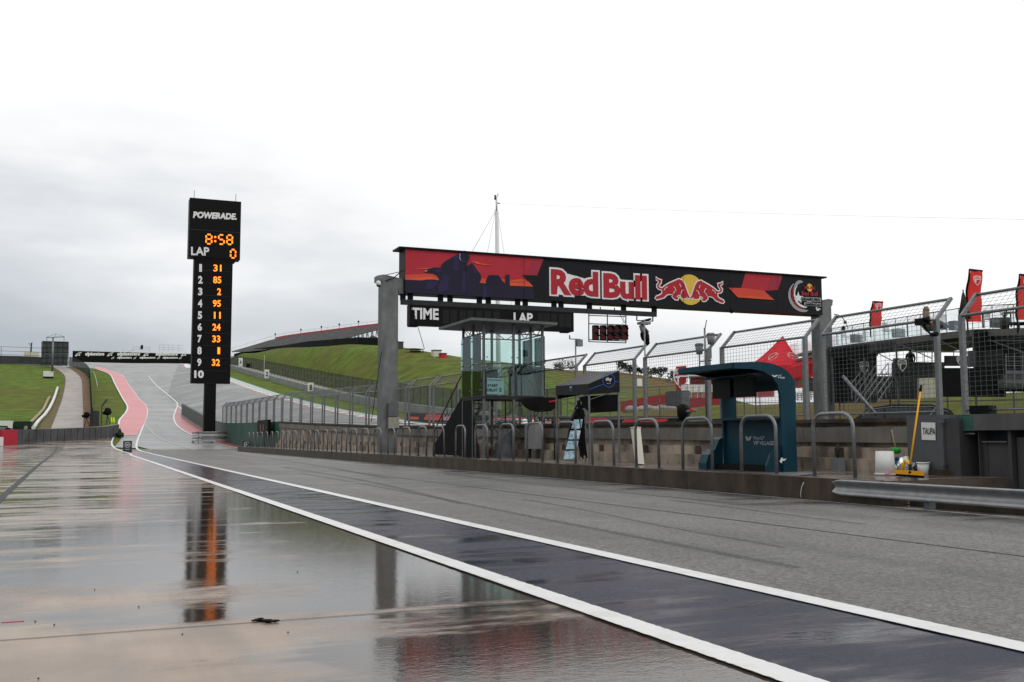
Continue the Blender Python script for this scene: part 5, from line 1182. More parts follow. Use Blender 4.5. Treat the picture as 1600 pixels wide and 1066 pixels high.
for xa_, xb_ in ((133,163),(183,219),(243,278)): text4(w, 'alpinestars', lambda a, c: F(a,c,1), (xa_,557.2),(xb_,557.2),(xb_,550.2),(xa_,550.2), bold=.075, shear=.15)
t.part('wordmark', w, m_letter, hd)
w = MB()
for px in (176.5,211,248,282): amark(w, px, 559.3, .5)
for xa_, xb_ in ((183,206),(218,243),(254,278)): text4(w, 'alpinestars', lambda a, c: F(a,c,1), (xa_,561.3),(xb_,561.3),(xb_,557.2),(xa_,557.2), bold=.075, shear=.15)
t.part('wordmark', w, m_letter, ld)
m = MB()
for px in range(115, 200, 13): m.bar(F(px,549),F(px,546),.08,4)
t.part('post', m, m_dark)
t = Thing('camera_platform', 'scaffold camera platform with a dark camera above the advertising wall', 'camera platform', F(220,548))
m = MB()
for p, q in (((208,541),(208,549)),((234,542),(234,549)),((221,543),(221,549)),((208,541.5),(234,542.5)),((208,546),(234,546.5)),((208,547),(200,549))): m.bar(F(*p)+YD*4, F(*q)+YD*4, .1, 4)
t.part('scaffold', m, m_dark); t.part('camera', MB().span(F(220,545)+YD*3,F(224,539)+YD*5).bar(F(218,544)+YD*4,F(222,543)+YD*4,.25,6), m_black)
t = Thing('viewing_scaffold', 'open railed scaffold at the right end of the advertising wall', 'scaffold', F(260,548))
m = MB()
for px in (249,256,263,270,279): m.bar(F(px,538.5),F(px,549),.08,4)
for y in (539,543,546): m.bar(F(249,y),F(287,y+1.2),.08,4)
t.part('scaffold', m, m_dark)
t = Thing('parked_buggy', 'tiny dark vehicle parked at the right end of the advertising wall beside the tower', 'vehicle', AT(297,565)); p = AT(297,564.5)
t.part('body', MB().poly([p+Vector(q) for q in ((-2,0,.5),(-2,0,1.5),(-1.2,0,2.6),(1,0,2.8),(2,0,1.8),(2,0,.5))], (0,2.5,0)), m_black)
for x in (-1.3,1.2): t.part('wheel', MB().bar(p+Vector((x,-.1,.5)),p+Vector((x,.2,.5)),.5,10), m_dark)
# left hilltop: fence, screen, light tower, white hut, pole
fp = [AT(-40,568.5),AT(0,568),AT(30,568.5),AT(60,570),AT(80,571.5)]
t = fence_run('hilltop_wall', 'low grey concrete wall with a wire fence along the left hilltop', fp, 5.6, 9, m_dark, None, r=.09, railz=(3.0,4.2,5.6), cat='fence')
m = MB().grid([[p-UP*1 for p in fp],[p+UP*2.6 for p in fp]], False).grid([[p+YD*.3-UP*1 for p in fp],[p+YD*.3+UP*2.6 for p in fp]], False); t.part('concrete_face', m, m_dark2)
Yc = AT(85,573).y-6; F = lambda a, c, k=0: AY(a, c, Yc-.05*k)
t = Thing('display_screen', 'large dark display screen seen from behind with a grid of frames', 'screen', F(86,571))
t.part('panel', MB().span(F(64.5,570.5),F(107,534)+YD*1.0), MAT('screen_back', (.06,.07,.072), .6, var=.3, scale=.6))
m = MB()
for i in range(6): m.bar(F(65+i*8.4,534.5,2),F(65+i*8.4,570,2),.1,4)
for j in range(5): m.bar(F(64.5,535+j*8,2),F(107,535+j*8,2),.1,4)
t.part('frame', m, m_dark)
p = AT(78,591); Yl = p.y; F = lambda a, c: AY(a, c, Yl)
t = Thing('light_tower', 'portable light tower with a white trailer and tall mast on the left hill', 'light tower', p)
t.part('trailer', MB().span(F(67.5,588.5),F(83.5,580)+YD*1.5), m_wht); t.part('chassis', MB().span(F(67,590),F(83.5,588.6)+YD*1.5), m_black)
for px in (75,80.5): t.part('wheel', MB().bar(F(px,590.5)-YD*.1,F(px,590.5)+YD*.2,.3,10), m_black)
t.part('mast', MB().bar(F(81.5,580),F(83,527),.32,6,.22), m_galv); t.part('crossbar', MB().bar(F(72,527.5),F(101,526.5),.13,4).bar(F(72,527.5),F(87,521.5),.05,4).bar(F(101,526.5),F(87,521.5),.05,4).bar(F(87,521.5),F(87,527),.06,4).bar(F(73,527),F(73,534),.08,4).bar(F(100,527),F(100,534),.08,4).bar(F(70,553),F(106,553),.12,4), m_galvd)
p = AT(49,568.6); single('white_hut', MB().box(p+UP*1.8,(4.6,3,4.4)), m_cream, 'small cream hut in front of the hilltop wall, left of the big screen', 'hut')
p = AT(47.5,566); F = lambda a, c: AY(a, c, p.y+6)
t = Thing('utility_pole', 'dark wooden utility pole leaning slightly above the cream hut', 'utility pole', F(47.5,566)); t.part('pole', MB().bar(F(47.5,566),F(49.5,535.5),.22,6), m_dark); t.part('cross_arm', MB().bar(F(44,536.5),F(50,538),.1,4).bar(F(46,539),F(50,540.5),.14,5), m_dark)
# truck and container behind the tyre wall at far left
p = AT(8,672); F = lambda a, c: AY(a, c, p.y+2)
t = Thing('box_truck', 'white box truck partly hidden behind the tyre wall at the left edge', 'truck', Vector((F(8,672).x,p.y+2,p.z)))
t.part('body', MB().span(F(-25,671),F(20,657.5)+YD*3), m_wht); t.part('window', MB().span(F(-20,668)-YD*.05,F(12,665.5)), m_dglass); t.part('stripe', MB().span(F(-25,670.5)-YD*.04,F(19,669)), m_galvd)
for px in (-12,12): t.part('wheel', MB().bar(F(px,673)-YD*.1,F(px,673)+YD*.3,.45,10), m_black)
single('green_container', MB().span(F(20.5,680),F(50,658.5)+YD*3).span(F(23,667)-YD*.1,F(29,664)), MAT('container_green', (.012,.03,.025), .6), 'low dark green container beside the white truck behind the tyre wall', 'container')
# ditch lining pipe and timber
def beam(name, pts, r, mat, label, cat): single(name, MB().tube([AT(*q)+UP*r*.8 for q in pts], r, 6), mat, label, cat)
beam('drain_pipe', [(90,607),(87,617),(83,628),(77,640),(70,650),(60,660),(52,671)], .28, m_wht, 'long pale drain pipe curving down the left slope', 'pipe')
beam('timber_edging', [(77,622),(73,630),(68,641),(60,650),(50,660),(40,671)], .26, m_wood, 'weathered timber edging beside the pale pipe on the left slope', 'timber')
# access-road fence, gate, camera operators' gear
af = dense(ATs([(144,670),(143,655),(142.5,640),(141.5,622),(140.5,604),(139,592),(132,583),(120,576),(108,571.5)]), 3)
t = fence_run('access_road_fence', 'tall dark mesh fence following the access road on the left hill', af, 3.0, 3.4, m_dark, SCREENCLOTH('dark_fence_screen', (.05,.058,.06), .8), r=.06, maxp=60)
t2 = fence_run('verge_rail', 'thin white rail along the grass strip beside the red band', dense(ATs([(152,605),(149,590),(146,583)]), 3), .5, 8, m_wht, r=.06)
pz = ATs([(131,668),(150,667),(168,666)]); 
t = fence_run('tube_gate', 'low tubular steel gate across the foot of the access road', pz, 1.9, 3, m_galvd, r=.05, railz=(.7,1.3,1.9), cat='gate')
for px, py, s, lab in ((167.5,667,1.0,'black hooded track camera on a stand right of the tube gate'),(134.5,668,.8,'smaller black hooded track camera at the left end of the tube gate')):
    p = AT(px, py); t = Thing('hooded_camera', lab, 'TV camera', p, group='hooded cameras by the access road')
    for a in (0,2.1,4.2): t.part('leg', MB().bar(p+UP*1.8*s, p+Vector((math.cos(a)*.5,math.sin(a)*.5,0)), .05, 5), m_dark)
    t.part('rain_cover', MB().blob(p+UP*2.3*s,(.55*s,.5*s,.6*s),8,.2).blob(p+Vector((-.4,0,2.1*s)),(.35*s,.35*s,.3*s),6,.2), m_blk2)
t = Thing('marshal_post', 'grey angled steel frame standing behind the tube gate', 'frame', AT(158,668)); p = AT(158,668)
t.part('frame', MB().bar(p, p+UP*3.2, .08, 5).bar(p+UP*3.2, p+Vector((.7,0,4.2)), .14, 5).span(p+Vector((-1.6,0,.2)), p+Vector((-.3,.8,2.5))), m_dark2)
for k, px in enumerate((174,177.5)):
    p = AT(px, 664); single('marker_cone', MB().bar(p, p+UP*1.15, .22, 8, .08), m_hiviz, ('left' if k == 0 else 'right')+' one of two high-visibility yellow cones above the end of the tyre wall', 'cone')
p = AT(187,683); single('grass_tuft', MB().bar(p, p+UP*1.2, .5, 7, .05).blob(p+UP*.3,(.5,.5,.4),6,.4), m_leaf, 'dark clump of weeds at the right end of the tyre wall', 'weeds')
# far barrier on the right side of the straight, with wire fence behind and hill
XB2 = 44.5
bpts = [G(XB2, y) for y in frange(112, 420, 6)]
t = Thing('far_barrier', 'long pale concrete barrier on the far side of the climbing straight', 'barrier', bpts[0])
for i in range(0, len(bpts)-1): 
    m = MB(); seg_wall(bpts, i, i+1, m, -.5, 1.25); t.part('wall_section', m, m_bar)
fence_run('far_catch_fence', 'tall pale post fence standing on the far concrete barrier', [p+UP*1.2+XD*.6 for p in bpts], 2.6, 4.5, m_galvd, m_scr2, r=.06, railz=(1.3,2.6,), maxp=80)
fence_run('hill_foot_fence', 'dense dark mesh fence at the foot of the green hill', [G(53.5, y) for y in frange(112, 430, 6)], 3.4, 4, m_dark, m_scr, r=.07, maxp=80)
# white marker boards on far barrier
for k, (px, py, s, lab) in enumerate(((376,566,'A','topmost small white braking board on the far barrier'),(417,584.5,'2','middle small white braking board on the far barrier'),(485.5,605.5,'8','lowest white braking board on the far barrier, marked 8'))):
    c = AX(px, py, XB2-.6); hh = {0:1.3,1:1.15,2:1.0}[k]; t = Thing('braking_board', lab, 'distance board', c-UP*hh, group='white distance boards on the far barrier')
    bd = t.part('board', MB().box(c,(1.2,.12,2*hh)), m_wht); w = MB(); text(w, s, c-YD*.09, XD, UP, .6, 1.2, bold=.03); t.part('digit', w, m_black, bd); t.part('post', MB().bar(c-UP*hh, c-UP*(hh+1.2), .06, 4), m_galvd)
c = AX(389,571.5,XB2+.5); single('track_side_speaker', MB().box(c,(1.6,.6,1.2)), m_black, 'small black box on the far barrier near the top board', 'speaker')
for k, (px, py, py2) in enumerate(((411.5,590,557),(416,597,588))):
    pass
p = G(46.5, AX(410,570,46).y); t = Thing('marshal_pole', 'slim yellowish pole rising beside the far barrier', 'pole', p); t.part('shaft', MB().bar(p, p+UP*6, .07, 5), m_cream)
# ================================================================== GRANDSTAND on the ridge
def RP(px, py, d): return AD(px, py, d)
bot = [(362,550,430),(385,549.5,415),(430,545,385),(470,540.5,360),(502,536.5,340),(530,531.5,325),(560,523,312),(600,512.5,300)]
top = [(362,549,445),(385,542.5,432),(430,529.5,405),(470,523,382),(502,519,365),(530,515.5,352),(560,511.5,340),(600,507,330)]
B_ = [RP(*q) for q in bot]; T_ = [RP(*q) for q in top]
t = Thing('grandstand', 'long empty grandstand with grey seating along the crest of the green hill', 'grandstand', B_[-1])
B2 = catmull(B_, 6); T2 = catmull(T_, 6); n = 14; P = []
for j in range(n+1):
    u = j/n; row = [a.lerp(b, u) for a, b in zip(B2, T2)]
    if j: P.append([Vector((p.x,p.y,q.z)) for p, q in zip(row, prev)])   # riser foot
    P.append(row); prev = row
t.part('seating', MB().grid(P, False), m_seat)
rb = MB(); rb.grid([[p+UP*0 for p in T2[12:]],[p+UP*.55 for p in T2[12:]]], False); t.part('red_top_band', rb, MAT('red_fascia', (.52,.05,.06), .6))
rl = MB()
for a, b in zip(T2, T2[1:]): rl.bar(a+UP*1.4, b+UP*1.4, .04, 3, caps=False)
for p in T2[::2]: rl.bar(p, p+UP*1.4, .035, 3, caps=False)
t.part('rear_rail', rl, m_galvd)
sk = MB(); Bg = [Vector((p.x,p.y,T(p.x,p.y)-.5)) for p in B2]
sc_ = MB()
for i in range(24, len(B2)):
    b0, t0 = B2[i], T2[i]; gz = T(b0.x,b0.y); g2_ = T(t0.x,t0.y)
    for u in (0,.25,.5,.75,1):
        p = b0.lerp(t0,u); sc_.bar(Vector((p.x,p.y,gz-1)), p-UP*.1, .07, 3, caps=False)
    if i+1 < len(B2):
        for u in (0,.5,1):
            p = b0.lerp(t0,u); q = B2[i+1].lerp(T2[i+1],u); sc_.bar(Vector((p.x,p.y,gz)), q-UP*.2, .06, 3, caps=False); sc_.bar(Vector((q.x,q.y,gz)), p-UP*.2, .06, 3, caps=False)
            m0 = Vector((p.x,p.y,(gz+p.z)/2)); m1 = Vector((q.x,q.y,(gz+q.z)/2)); sc_.bar(m0,m1,.06,3,caps=False)
t.part('scaffold', sc_, m_galv)
lp = MB()
for i in (12,18,24,30,36,42): p = T2[min(i,len(T2)-1)]; lp.bar(p+UP*.5,p+UP*1.8,.08,5).box(p+UP*1.9,(.5,.4,.6))
t.part('loudspeaker', lp, m_black)
# black windscreen fence on the crest
cr_ = [G(AD(a,c,d).x, AD(a,c,d).y) for a, c, d in ((366,550,436),(400,550,410),(440,545,375),(480,542,336),(520,540,308),(560,539.8,290),(600,541,278),(622,543.5,270))]
hts = [.9,1.1,1.2,1.2,1.3,1.7,1.6,1.4]
t = Thing('crest_windscreen', 'black windscreen fence running along the crest below the grandstand', 'fence', cr_[0])
m = MB().grid([[p-UP*.5 for p in cr_],[p+UP*(q*1.25) for p, q in zip(cr_,hts)]], False); t.part('screen', m, m_blk2)
m = MB()
for p, q in zip(cr_, hts): m.bar(p, p+UP*(q*1.25+.2), .08, 4)
t.part('post', m, m_dark)
p = AD(587,531,288); gz = T(p.x,p.y); t = Thing('black_marquee', 'black pointed marquee roof beside the near end of the grandstand', 'marquee', Vector((p.x,p.y,gz)))
a = AD(575,532,288); b = AD(600,532,288); tp = AD(585,522.5,288)
t.part('roof', MB().add([a, b, b+YD*5, a+YD*5, tp+YD*2.5], [(0,1,4),(1,2,4),(2,3,4),(3,0,4)]), m_dark); t.part('wall', MB().span((a.x,a.y,gz),(b.x,b.y+5,a.z)), m_blk2)
# little things on the crest right of the pillar
def crest_item(px, py, w, h, label, cat, name, mat, kind='box'):
    p = AT(px, py+3); d = (Vector((p.x,p.y,0))-Vector((0,0,0))).length; k = d/FPX*1.0; W_, H_ = w*k, h*k
    t = Thing(name, label, cat, p)
    if kind == 'canopy':
        t.part('roof', MB().add([p+Vector(q) for q in ((-W_/2,0,H_*.75),(W_/2,0,H_*.7),(W_/2,4,H_*.75),(-W_/2,4,H_*.8),(0,2,H_))], [(0,1,4),(1,2,4),(2,3,4),(3,0,4),(0,3,2,1)]), mat)
        for x in (-.4,.4): t.part('leg', MB().bar(p+Vector((x*W_,.5,-.5)),p+Vector((x*W_,.5,H_*.75)),.1,4), m_dark)
        t.part('counter', MB().span(p+Vector((-W_*.3,1,-.3)),p+Vector((W_*.3,2,H_*.4))), m_dark)
    else:
        t.part('body', MB().span(p+Vector((-W_/2,0,-.5)),p+Vector((W_/2,2,H_))), mat); t.part('roof', MB().span(p+Vector((-W_/2-.1,-.1,H_)),p+Vector((W_/2+.1,2.1,H_+.2))), m_dark)
crest_item(652, 547, 26, 7, 'flat roofed open shelter on the skyline right of the gantry pillar', 'shelter', 'shelter', m_dark, 'canopy')
crest_item(684, 553, 12, 8, 'pale kiosk on the skyline left of the glass booth', 'kiosk', 'kiosk', m_cream)
crest_item(694, 555, 8, 5, 'tiny red kiosk roof on the skyline beside the pale kiosk', 'kiosk', 'kiosk', m_tent)
crest_item(626, 541, 9, 9, 'small railed cabin on the crest just right of the gantry pillar', 'cabin', 'cabin', m_dark2)
# ================================================================== advertising boards beyond pit wall
Xs = 36.0
t = Thing('track_boards', 'run of black boards with red sponsor print standing beyond the pit wall', 'advertising boards', G(Xs, 90))
ya = [AX(px, 655, Xs).y for px in (635,705,770,835,872,925,985,1062)]
ztab = [(AX(px,p1,Xs).y, AX(px,p1,Xs).z, AX(px,p2,Xs).z) for px,p1,p2 in ((1062,652.5,668),(985,653,667),(925,653,666),(872,652,665),(770,650.5,664),(640,645.5,659.5))]
zt_ = lambda y: lin([(a,b) for a,b,c in ztab], y); zb_ = lambda y: lin([(a,c) for a,b,c in ztab], y)
yl = frange(min(ya), max(ya), 2.5)+[max(ya)]
m = MB()
for a, b in zip(yl, yl[1:]): m.add([(Xs,a,T(Xs,a)-.2),(Xs,b,T(Xs,b)-.2),(Xs,b,zt_(b)),(Xs,a,zt_(a)),(Xs+.3,a,T(Xs,a)-.2),(Xs+.3,b,T(Xs,b)-.2),(Xs+.3,b,zt_(b)),(Xs+.3,a,zt_(a))], [(0,1,2,3),(4,7,6,5),(3,2,6,7),(0,3,7,4),(1,5,6,2)])
bd = t.part('board', m, m_bdark)
my = MB(); m_brd = MAT('board_red', (.7,.05,.07), .5)
def strip(mb, pa, pb, u0, u1, k, slant=0):
    y0_, y1_ = AX(pa,655,Xs).y, AX(pb,655,Xs).y; x = Xs-.012*k
    f = lambda y, u: Vector((x, y, zb_(y)+(zt_(y)-zb_(y))*u)); mb.add([f(y0_,u0),f(y1_,u0),f(y1_+slant,u1),f(y0_+slant,u1)], [(0,1,2,3)])
for pa, pb in ((663,690),(768,818),(820,834),(908,944),(970,1038)): m = MB(); strip(m, pa, pb, .3, .95, 1, -.6); t.part('red_print', m, m_brd, bd)
for pa, pb in ((663,690),(783,808),(822,832),(915,930),(640,655)): mo = MB(); strip(mo, pa, pb, .3, .6, 2); t.part('orange_print', mo, m_borg, bd)
w = MB(); F = lambda a, c: AX(a, c, Xs-.05)
text4(w, 'Red Bull', F, (693,657),(703.5,657.5),(703.5,649),(693,648.5), bold=.04); text4(w, 'Red Bull', F, (839.5,662.5),(861.5,662.5),(861.5,655),(839.5,655), bold=.04)
t.part('wordmark', w, MAT('pink_white', (.75,.45,.45), .5), bd)
my.poly([F(864.5,661),F(869,656),F(872,652.5),F(875,656),F(880,661),F(874,662),F(870,662)]); t.part('emblem', my, m_logor, bd); t.part('emblem_disc', MB().poly([F(872+2.5*math.cos(a),657+2.8*math.sin(a))-XD*.02 for a in [k*math.pi/5 for k in range(10)]]), m_logoy, bd)
t.part('top_rail', MB().grid([[Vector((Xs-.05,y,zt_(y)+.03)) for y in yl],[Vector((Xs-.05,y,zt_(y)+.09)) for y in yl]], False), m_dark)
# ================================================================== RIGHT BACKGROUND
# black SUV on the straight behind the pit wall
def suv(c, heading, label, mat):
    t = Thing('parked_car', label, 'car', c); R_ = Matrix.Rotation(heading, 3, 'Z'); V = lambda x, y, z: c+R_@Vector((x, y, z))
    prof = [(-2.4,.35),(-2.45,.8),(-2.3,1.05),(-1.25,1.15),(-.55,1.66),(.2,1.78),(1.5,1.76),(2.1,1.55),(2.4,1.05),(2.42,.4)]
    m = MB(); P = []
    for y, s, dz in ((-.95,.97,-.02),(-.88,1,0),(-.72,1,.0),(.72,1,.0),(.88,1,0),(.95,.97,-.02)):
        w = .0; P.append([V(x*s, y*(1 if z < 1.2 else .84), z+dz*(z > .5)) for x, z in prof])
    m.grid(P); m.poly([V(x, -.95*(1 if z < 1.2 else .84), z) for x, z in prof]); m.poly([V(x, .95*(1 if z < 1.2 else .84), z) for x, z in prof])
    t.part('body', m, mat)
    for s in (-1, 1):
        g = MB(); y = s*.97
        for q in ([(-1.05,1.14),(-.5,1.57),(-.1,1.64),(-.1,1.12)],[(-.02,1.12),(-.02,1.65),(.95,1.66),(.95,1.1)],[(1.05,1.1),(1.05,1.66),(1.6,1.62),(1.95,1.12)]): g.poly([V(x, s*(.965 if z < 1.2 else .84), z) for x, z in q])
        t.part('side_glass', g, m_dglass)
        g = MB(); L = [(-1.12,1.13),(-.5,1.62),(.2,1.70),(1.5,1.69),(2.0,1.5)]
        for a, b in zip(L, L[1:]): g.bar(V(a[0],s*.9 if a[1] < 1.3 else s*.835,a[1]),V(b[0],s*.835,b[1]),.016,4)
        g.bar(V(1.62,s*.84,1.66),V(1.2,s*.96,1.1),.02,4).bar(V(-1.0,s*.97,1.09),V(1.2,s*.97,1.08),.014,4); t.part('chrome_trim', g, m_rail)
        for x in (-1.5, 1.5): w = t.part('wheel', MB().bar(V(x, s*.72, .37), V(x, s*.97, .37), .37, 16), m_black); t.part('rim', MB().bar(V(x, s*.972, .37), V(x, s*.985, .37), .22, 12), m_galv, w)
    t.part('windscreen', MB().add([V(-1.2,-.74,1.17),V(-1.2,.74,1.17),V(-.57,.68,1.65),V(-.57,-.68,1.65)], [(0,1,2,3)]), m_dglass)
    t.part('tail_light', MB().box(V(2.36,-.78,.95),(.12,.12,.25),heading), m_lred); t.part('tail_light', MB().box(V(2.36,.78,.95),(.12,.12,.25),heading), m_lred)
    return t
p = AX(1386, 645, 24.0)
_c = Vector((26.5, AX(1384,645,26.5).y, T(26.5, 25)+.0)); zroof = AX(1390,631.8,26.5).z
_c.z = max(T(_c.x,_c.y), zroof-1.80)
suv(_c, math.radians(-42), 'black estate car parked on the straight behind the pit wall', MAT('black_car_paint', (.012,.012,.014), .12, var=.05))
struct('main_straight', MB().grid([[Vector((x, y, _c.z+.0)) for x in (23,30)] for y in (_c.y-4, _c.y+4)]), m_asph) if _c.z > T(_c.x,_c.y)+.05 else None
suv(G(23.6,57.5), math.radians(-60), 'white car parked on the straight behind the booth legs', MAT('white_car_paint', (.6,.6,.6), .15, var=.03))
# embankment fence along the far right barrier
bp2 = [G(44.8, y) for y in frange(-10, 100, 4)]
t = Thing('right_barrier', 'low concrete barrier on the far side of the straight below the grass bank', 'barrier', bp2[0])
for i in range(len(bp2)-1): m = MB(); seg_wall(bp2, i, i+1, m, -.5, 1.1); t.part('wall_section', m, m_bar)
fence_run('right_catch_fence', 'open post and wire fence standing on the far barrier below the grass bank', [p+UP*1.0+XD*.6 for p in bp2], 2.8, 4.4, m_galvd, SCREENCLOTH('open_wire', (.1,.1,.1), .12), r=.05, railz=(1.4,2.8), maxp=40)
# red mesh barrier lines & clutter right-centre
F = lambda a, c, d: AD(a, c, d)
def onT(px, py, d): q = AD(px, py, d); return G(q.x, q.y)
fr = [onT(px, 620, d) for px, d in ((985,150),(1015,145),(1050,140),(1080,136),(1110,132))]
def bannerrun(name, label, top, bot, mat, cat, d):
    P = [AD(a, c, d) for a, c in top]; Q = [AD(a, c, d) for a, c in bot]
    return single(name, MB().grid([P, Q], False).grid([[p+YD*.1 for p in P],[q+YD*.1 for q in Q]], False), mat, label, cat)
m_rmesh = SCREENCLOTH('red_fence_cloth', (.40,.03,.045), .8)
bannerrun('red_fence_banner', 'long dark red fence banner rising to the right behind the canopy', [(970,628),(1000,622),(1030,617),(1062,614),(1110,611),(1140,610)], [(970,648),(1000,650),(1030,648),(1062,640),(1110,634),(1140,632)], m_rmesh, 'banner', 118)
bannerrun('red_fence_banner', 'low red fence banner behind the white chairs under the shield board', [(1080,607),(1110,606),(1150,606),(1210,606)], [(1080,622),(1110,622),(1150,622),(1210,620)], m_rmesh, 'banner', 98)
# stacked white bundles / parked scooters seen as pale clutter
rr = random.Random(11)
for k in range(9):
    px = 985+k*9.5; c = AD(px, 640+rr.uniform(-2,2), 112); sz = rr.uniform(.5,.8); c.z = c.z
    base = T(c.x,c.y)
    t = Thing('wrapped_pallet', 'pale wrapped bundle, %s from the left behind the fence right of the canopy' % ordw(k+1), 'bundle', Vector((c.x,c.y,base)), group='pale bundles behind the fence')
    t.part('wrap', MB().blob(c, (sz,sz,.42), 6, .25), MAT('pale_wrap', (.32,.31,.30), .6) if k == 0 else bpy.data.materials['pale_wrap']); t.part('base', MB().span((c.x-sz,c.y-.5,base-.2),(c.x+sz,c.y+.5,c.z-.2)), m_dirt)
# white chairs/fence segments on the bank
def wf(px, py, w, h, d, label):
    a = AD(px, py, d); k = d/FPX; W_, H_ = w*k, h*k; t = Thing('white_picket_fence', label, 'fence panel', a-UP*H_, group='white fence sections on the bank')
    for x in (0,.5,1): t.part('post', MB().bar(a+_r*W_*x-UP*(H_+.1), a+_r*W_*x, .05, 4), m_wht)
    m = MB()
    for z in (.05,.35,.7): m.bar(a-UP*H_*z, a+_r*W_-UP*H_*z, .05, 4)
    t.part('rail', m, m_wht)
for k, (px, py, w) in enumerate(((1228,613,15),(1246,614,12),(1262,613,10),(1274,612,12),(1382,607,10),(1397,606,11),(1412,606,10),(1434,605,28))):
    wf(px, py, w, 10, 71, 'white fence section on the grass bank, %s from the left' % ordw(k+1))
def chair(px, py, d, label):
    c = AD(px, py, d); c.z = AD(px, py+9, d).z; t = Thing('white_chair', label, 'chair', c, group='white chairs behind the teal stand')
    t.part('seat', MB().box(c+UP*.45,(.5,.5,.06)), m_wht); t.part('backrest', MB().box(c+Vector((0,.25,.75)),(.5,.05,.55)), m_wht)
    for sx in (-.2,.2):
        for sy in (-.2,.2): t.part('leg', MB().bar(c+Vector((sx,sy,0)),c+Vector((sx,sy,.45)),.03,4), m_wht)
for k in range(12): chair(1072+k*9.6, 613-k*.1, 78, 'white plastic chair, %s from the left in the row seen behind the teal stand' % ordw(k+1))
# shields
def shield(mb, mt, c, xd, s, red=None):
    """white outlined shield emblem with wordmark, c centre, s half height"""
    xd = Vector(xd).normalized(); O = [(-.72,.85),(-.3,1.0),(.3,1.0),(.72,.85),(.78,.2),(.55,-.4),(0,-1.05),(-.55,-.4),(-.78,.2)]
    n = len(O)
    for i in range(n):
        a, b = O[i], O[(i+1) % n]; mb.add([c+xd*q[0]*s*k+UP*q[1]*s*k for q, k in ((a,1),(b,1),(b,.84),(a,.84))], [(0,1,2,3)])
    pts = [(-.7,.28),(-.3,.42),(.72,.42),(.70,.30),(-.1,.28),(-.22,.12),(-.25,-.6),(-.38,-.42),(-.38,.12)]
    mb.poly([c+xd*a*s+UP*(b-.1)*s for a, b in pts]); text(mb, 'DUCATI', c+UP*.56*s, xd, UP, 1.15*s, .26*s, bold=.04, shear=.15)
def flag(px0, px1, py0, py1, d, label, curve=0):
    c = AD((px0+px1)/2, py1, d); k = d/FPX; W_ = (px1-px0)*k; Hh = (py1-py0)*k; t = Thing('feather_flag', label, 'flag', c, group='tall red feather flags')
    n = 10; P = []
    for i in range(n+1):
        u = i/n; off = W_*.25*(1-u)**2*-1*curve; wv = .06*math.sin(i*1.3)
        P.append([c+_r*(W_*(j/6-.5)+W_*.32*u**2)+UP*(Hh*u-.04*Hh*(j/6)*u)+_f*(wv+.05*math.sin(j*1.7+i*.4)) for j in range(7)])
    cl = t.part('cloth', MB().grid(P), m_flag); t.part('pole', MB().tube([r[0]-_r*.04 for r in P]+[P[-1][-1]+UP*.03], .05, 5).bar(P[0][0]-_r*.04, P[0][0]-_r*.04-UP*.6, .04, 5), m_black)
    w = MB(); cc = P[8][3]-_f*.16; shield(w, None, cc-UP*.0, _r, W_*.38); t.part('shield_print', w, m_letter, cl)
flag(1513,1533.5,420,503,44,'tallest red flag with a white shield, right of the closed dark parasol',1)
flag(1591,1612,428,500,44,'red flag cut off by the right edge of the view',1)
flag(1361,1377,471,511,58,'small red flag with a white shield above the middle of the deck',1)
flag(1271,1282,478,540,70,'narrow red flag hanging left of the right gantry pillar',.4)
# closed parasol on deck
c = AD(1507,503,44); t = Thing('closed_parasol', 'closed dark brown parasol standing left of the tallest flag', 'parasol', c); top = AD(1505,458,44)
t.part('cloth', MB().bar(AD(1507,498,44), top, .27, 8, .05), MAT('brown_canvas', (.035,.024,.02), .8)); t.part('pole', MB().bar(AD(1507,512,44), top+UP*.15, .03, 6), m_dark)
# hospitality deck: slab + balustrade + underframe + dark panels
D1 = 60
def DP(px, py, d): return AD(px, py, d)
pA = [(1262,548.5,72),(1300,541.5,66),(1350,535,62),(1400,529,58),(1460,521.5,54),(1520,514.5,51),(1620,512,47)]
t = Thing('hospitality_deck', 'raised hospitality deck with glass balustrade on the right behind the fence', 'hospitality deck', DP(1300,620,66))
Pt = [DP(*q) for q in pA]; back = Vector((SY,CY,0))*9
m = MB().grid([Pt,[p+back for p in Pt]], False).grid([Pt,[p-UP*.35 for p in Pt]], False).grid([[p-UP*.35 for p in Pt],[p+back-UP*.35 for p in Pt]], False)
t.part('deck_slab', m, MAT('deck_edge', (.11,.105,.10), .6, var=.3, scale=1))
m = MB().grid([[p+UP*.02 for p in Pt],[p+UP*1.15 for p in Pt]], False); t.part('balustrade_glass', m, m_glass2)
m = MB().grid([[p+back*.9+UP*.02 for p in Pt],[p+back*.9+UP*1.0 for p in Pt]], False); t.part('rear_balustrade', m, m_glass2)
m = MB()
for a, b in zip(Pt, Pt[1:]):
    m.bar(a+UP*1.15, b+UP*1.15, .03, 4)
    for k in range(3): q = a.lerp(b,k/3); m.bar(q, q+UP*1.15, .02, 4)
t.part('balustrade_rail', m, m_galv)
m = MB()
for a, b in zip(Pt, Pt[1:]):
    q = a-UP*.35; gz = T(q.x,q.y); m.bar(Vector((q.x,q.y,gz-.3)), q, .06, 5)
    q0 = a.lerp(b,.1)-UP*.35; q1 = a.lerp(b,.9)-UP*1.3; m.bar(q0,q1,.03,4); m.bar(a-UP*.6,b-UP*.6,.03,4)
t.part('underframe', m, m_galvd)
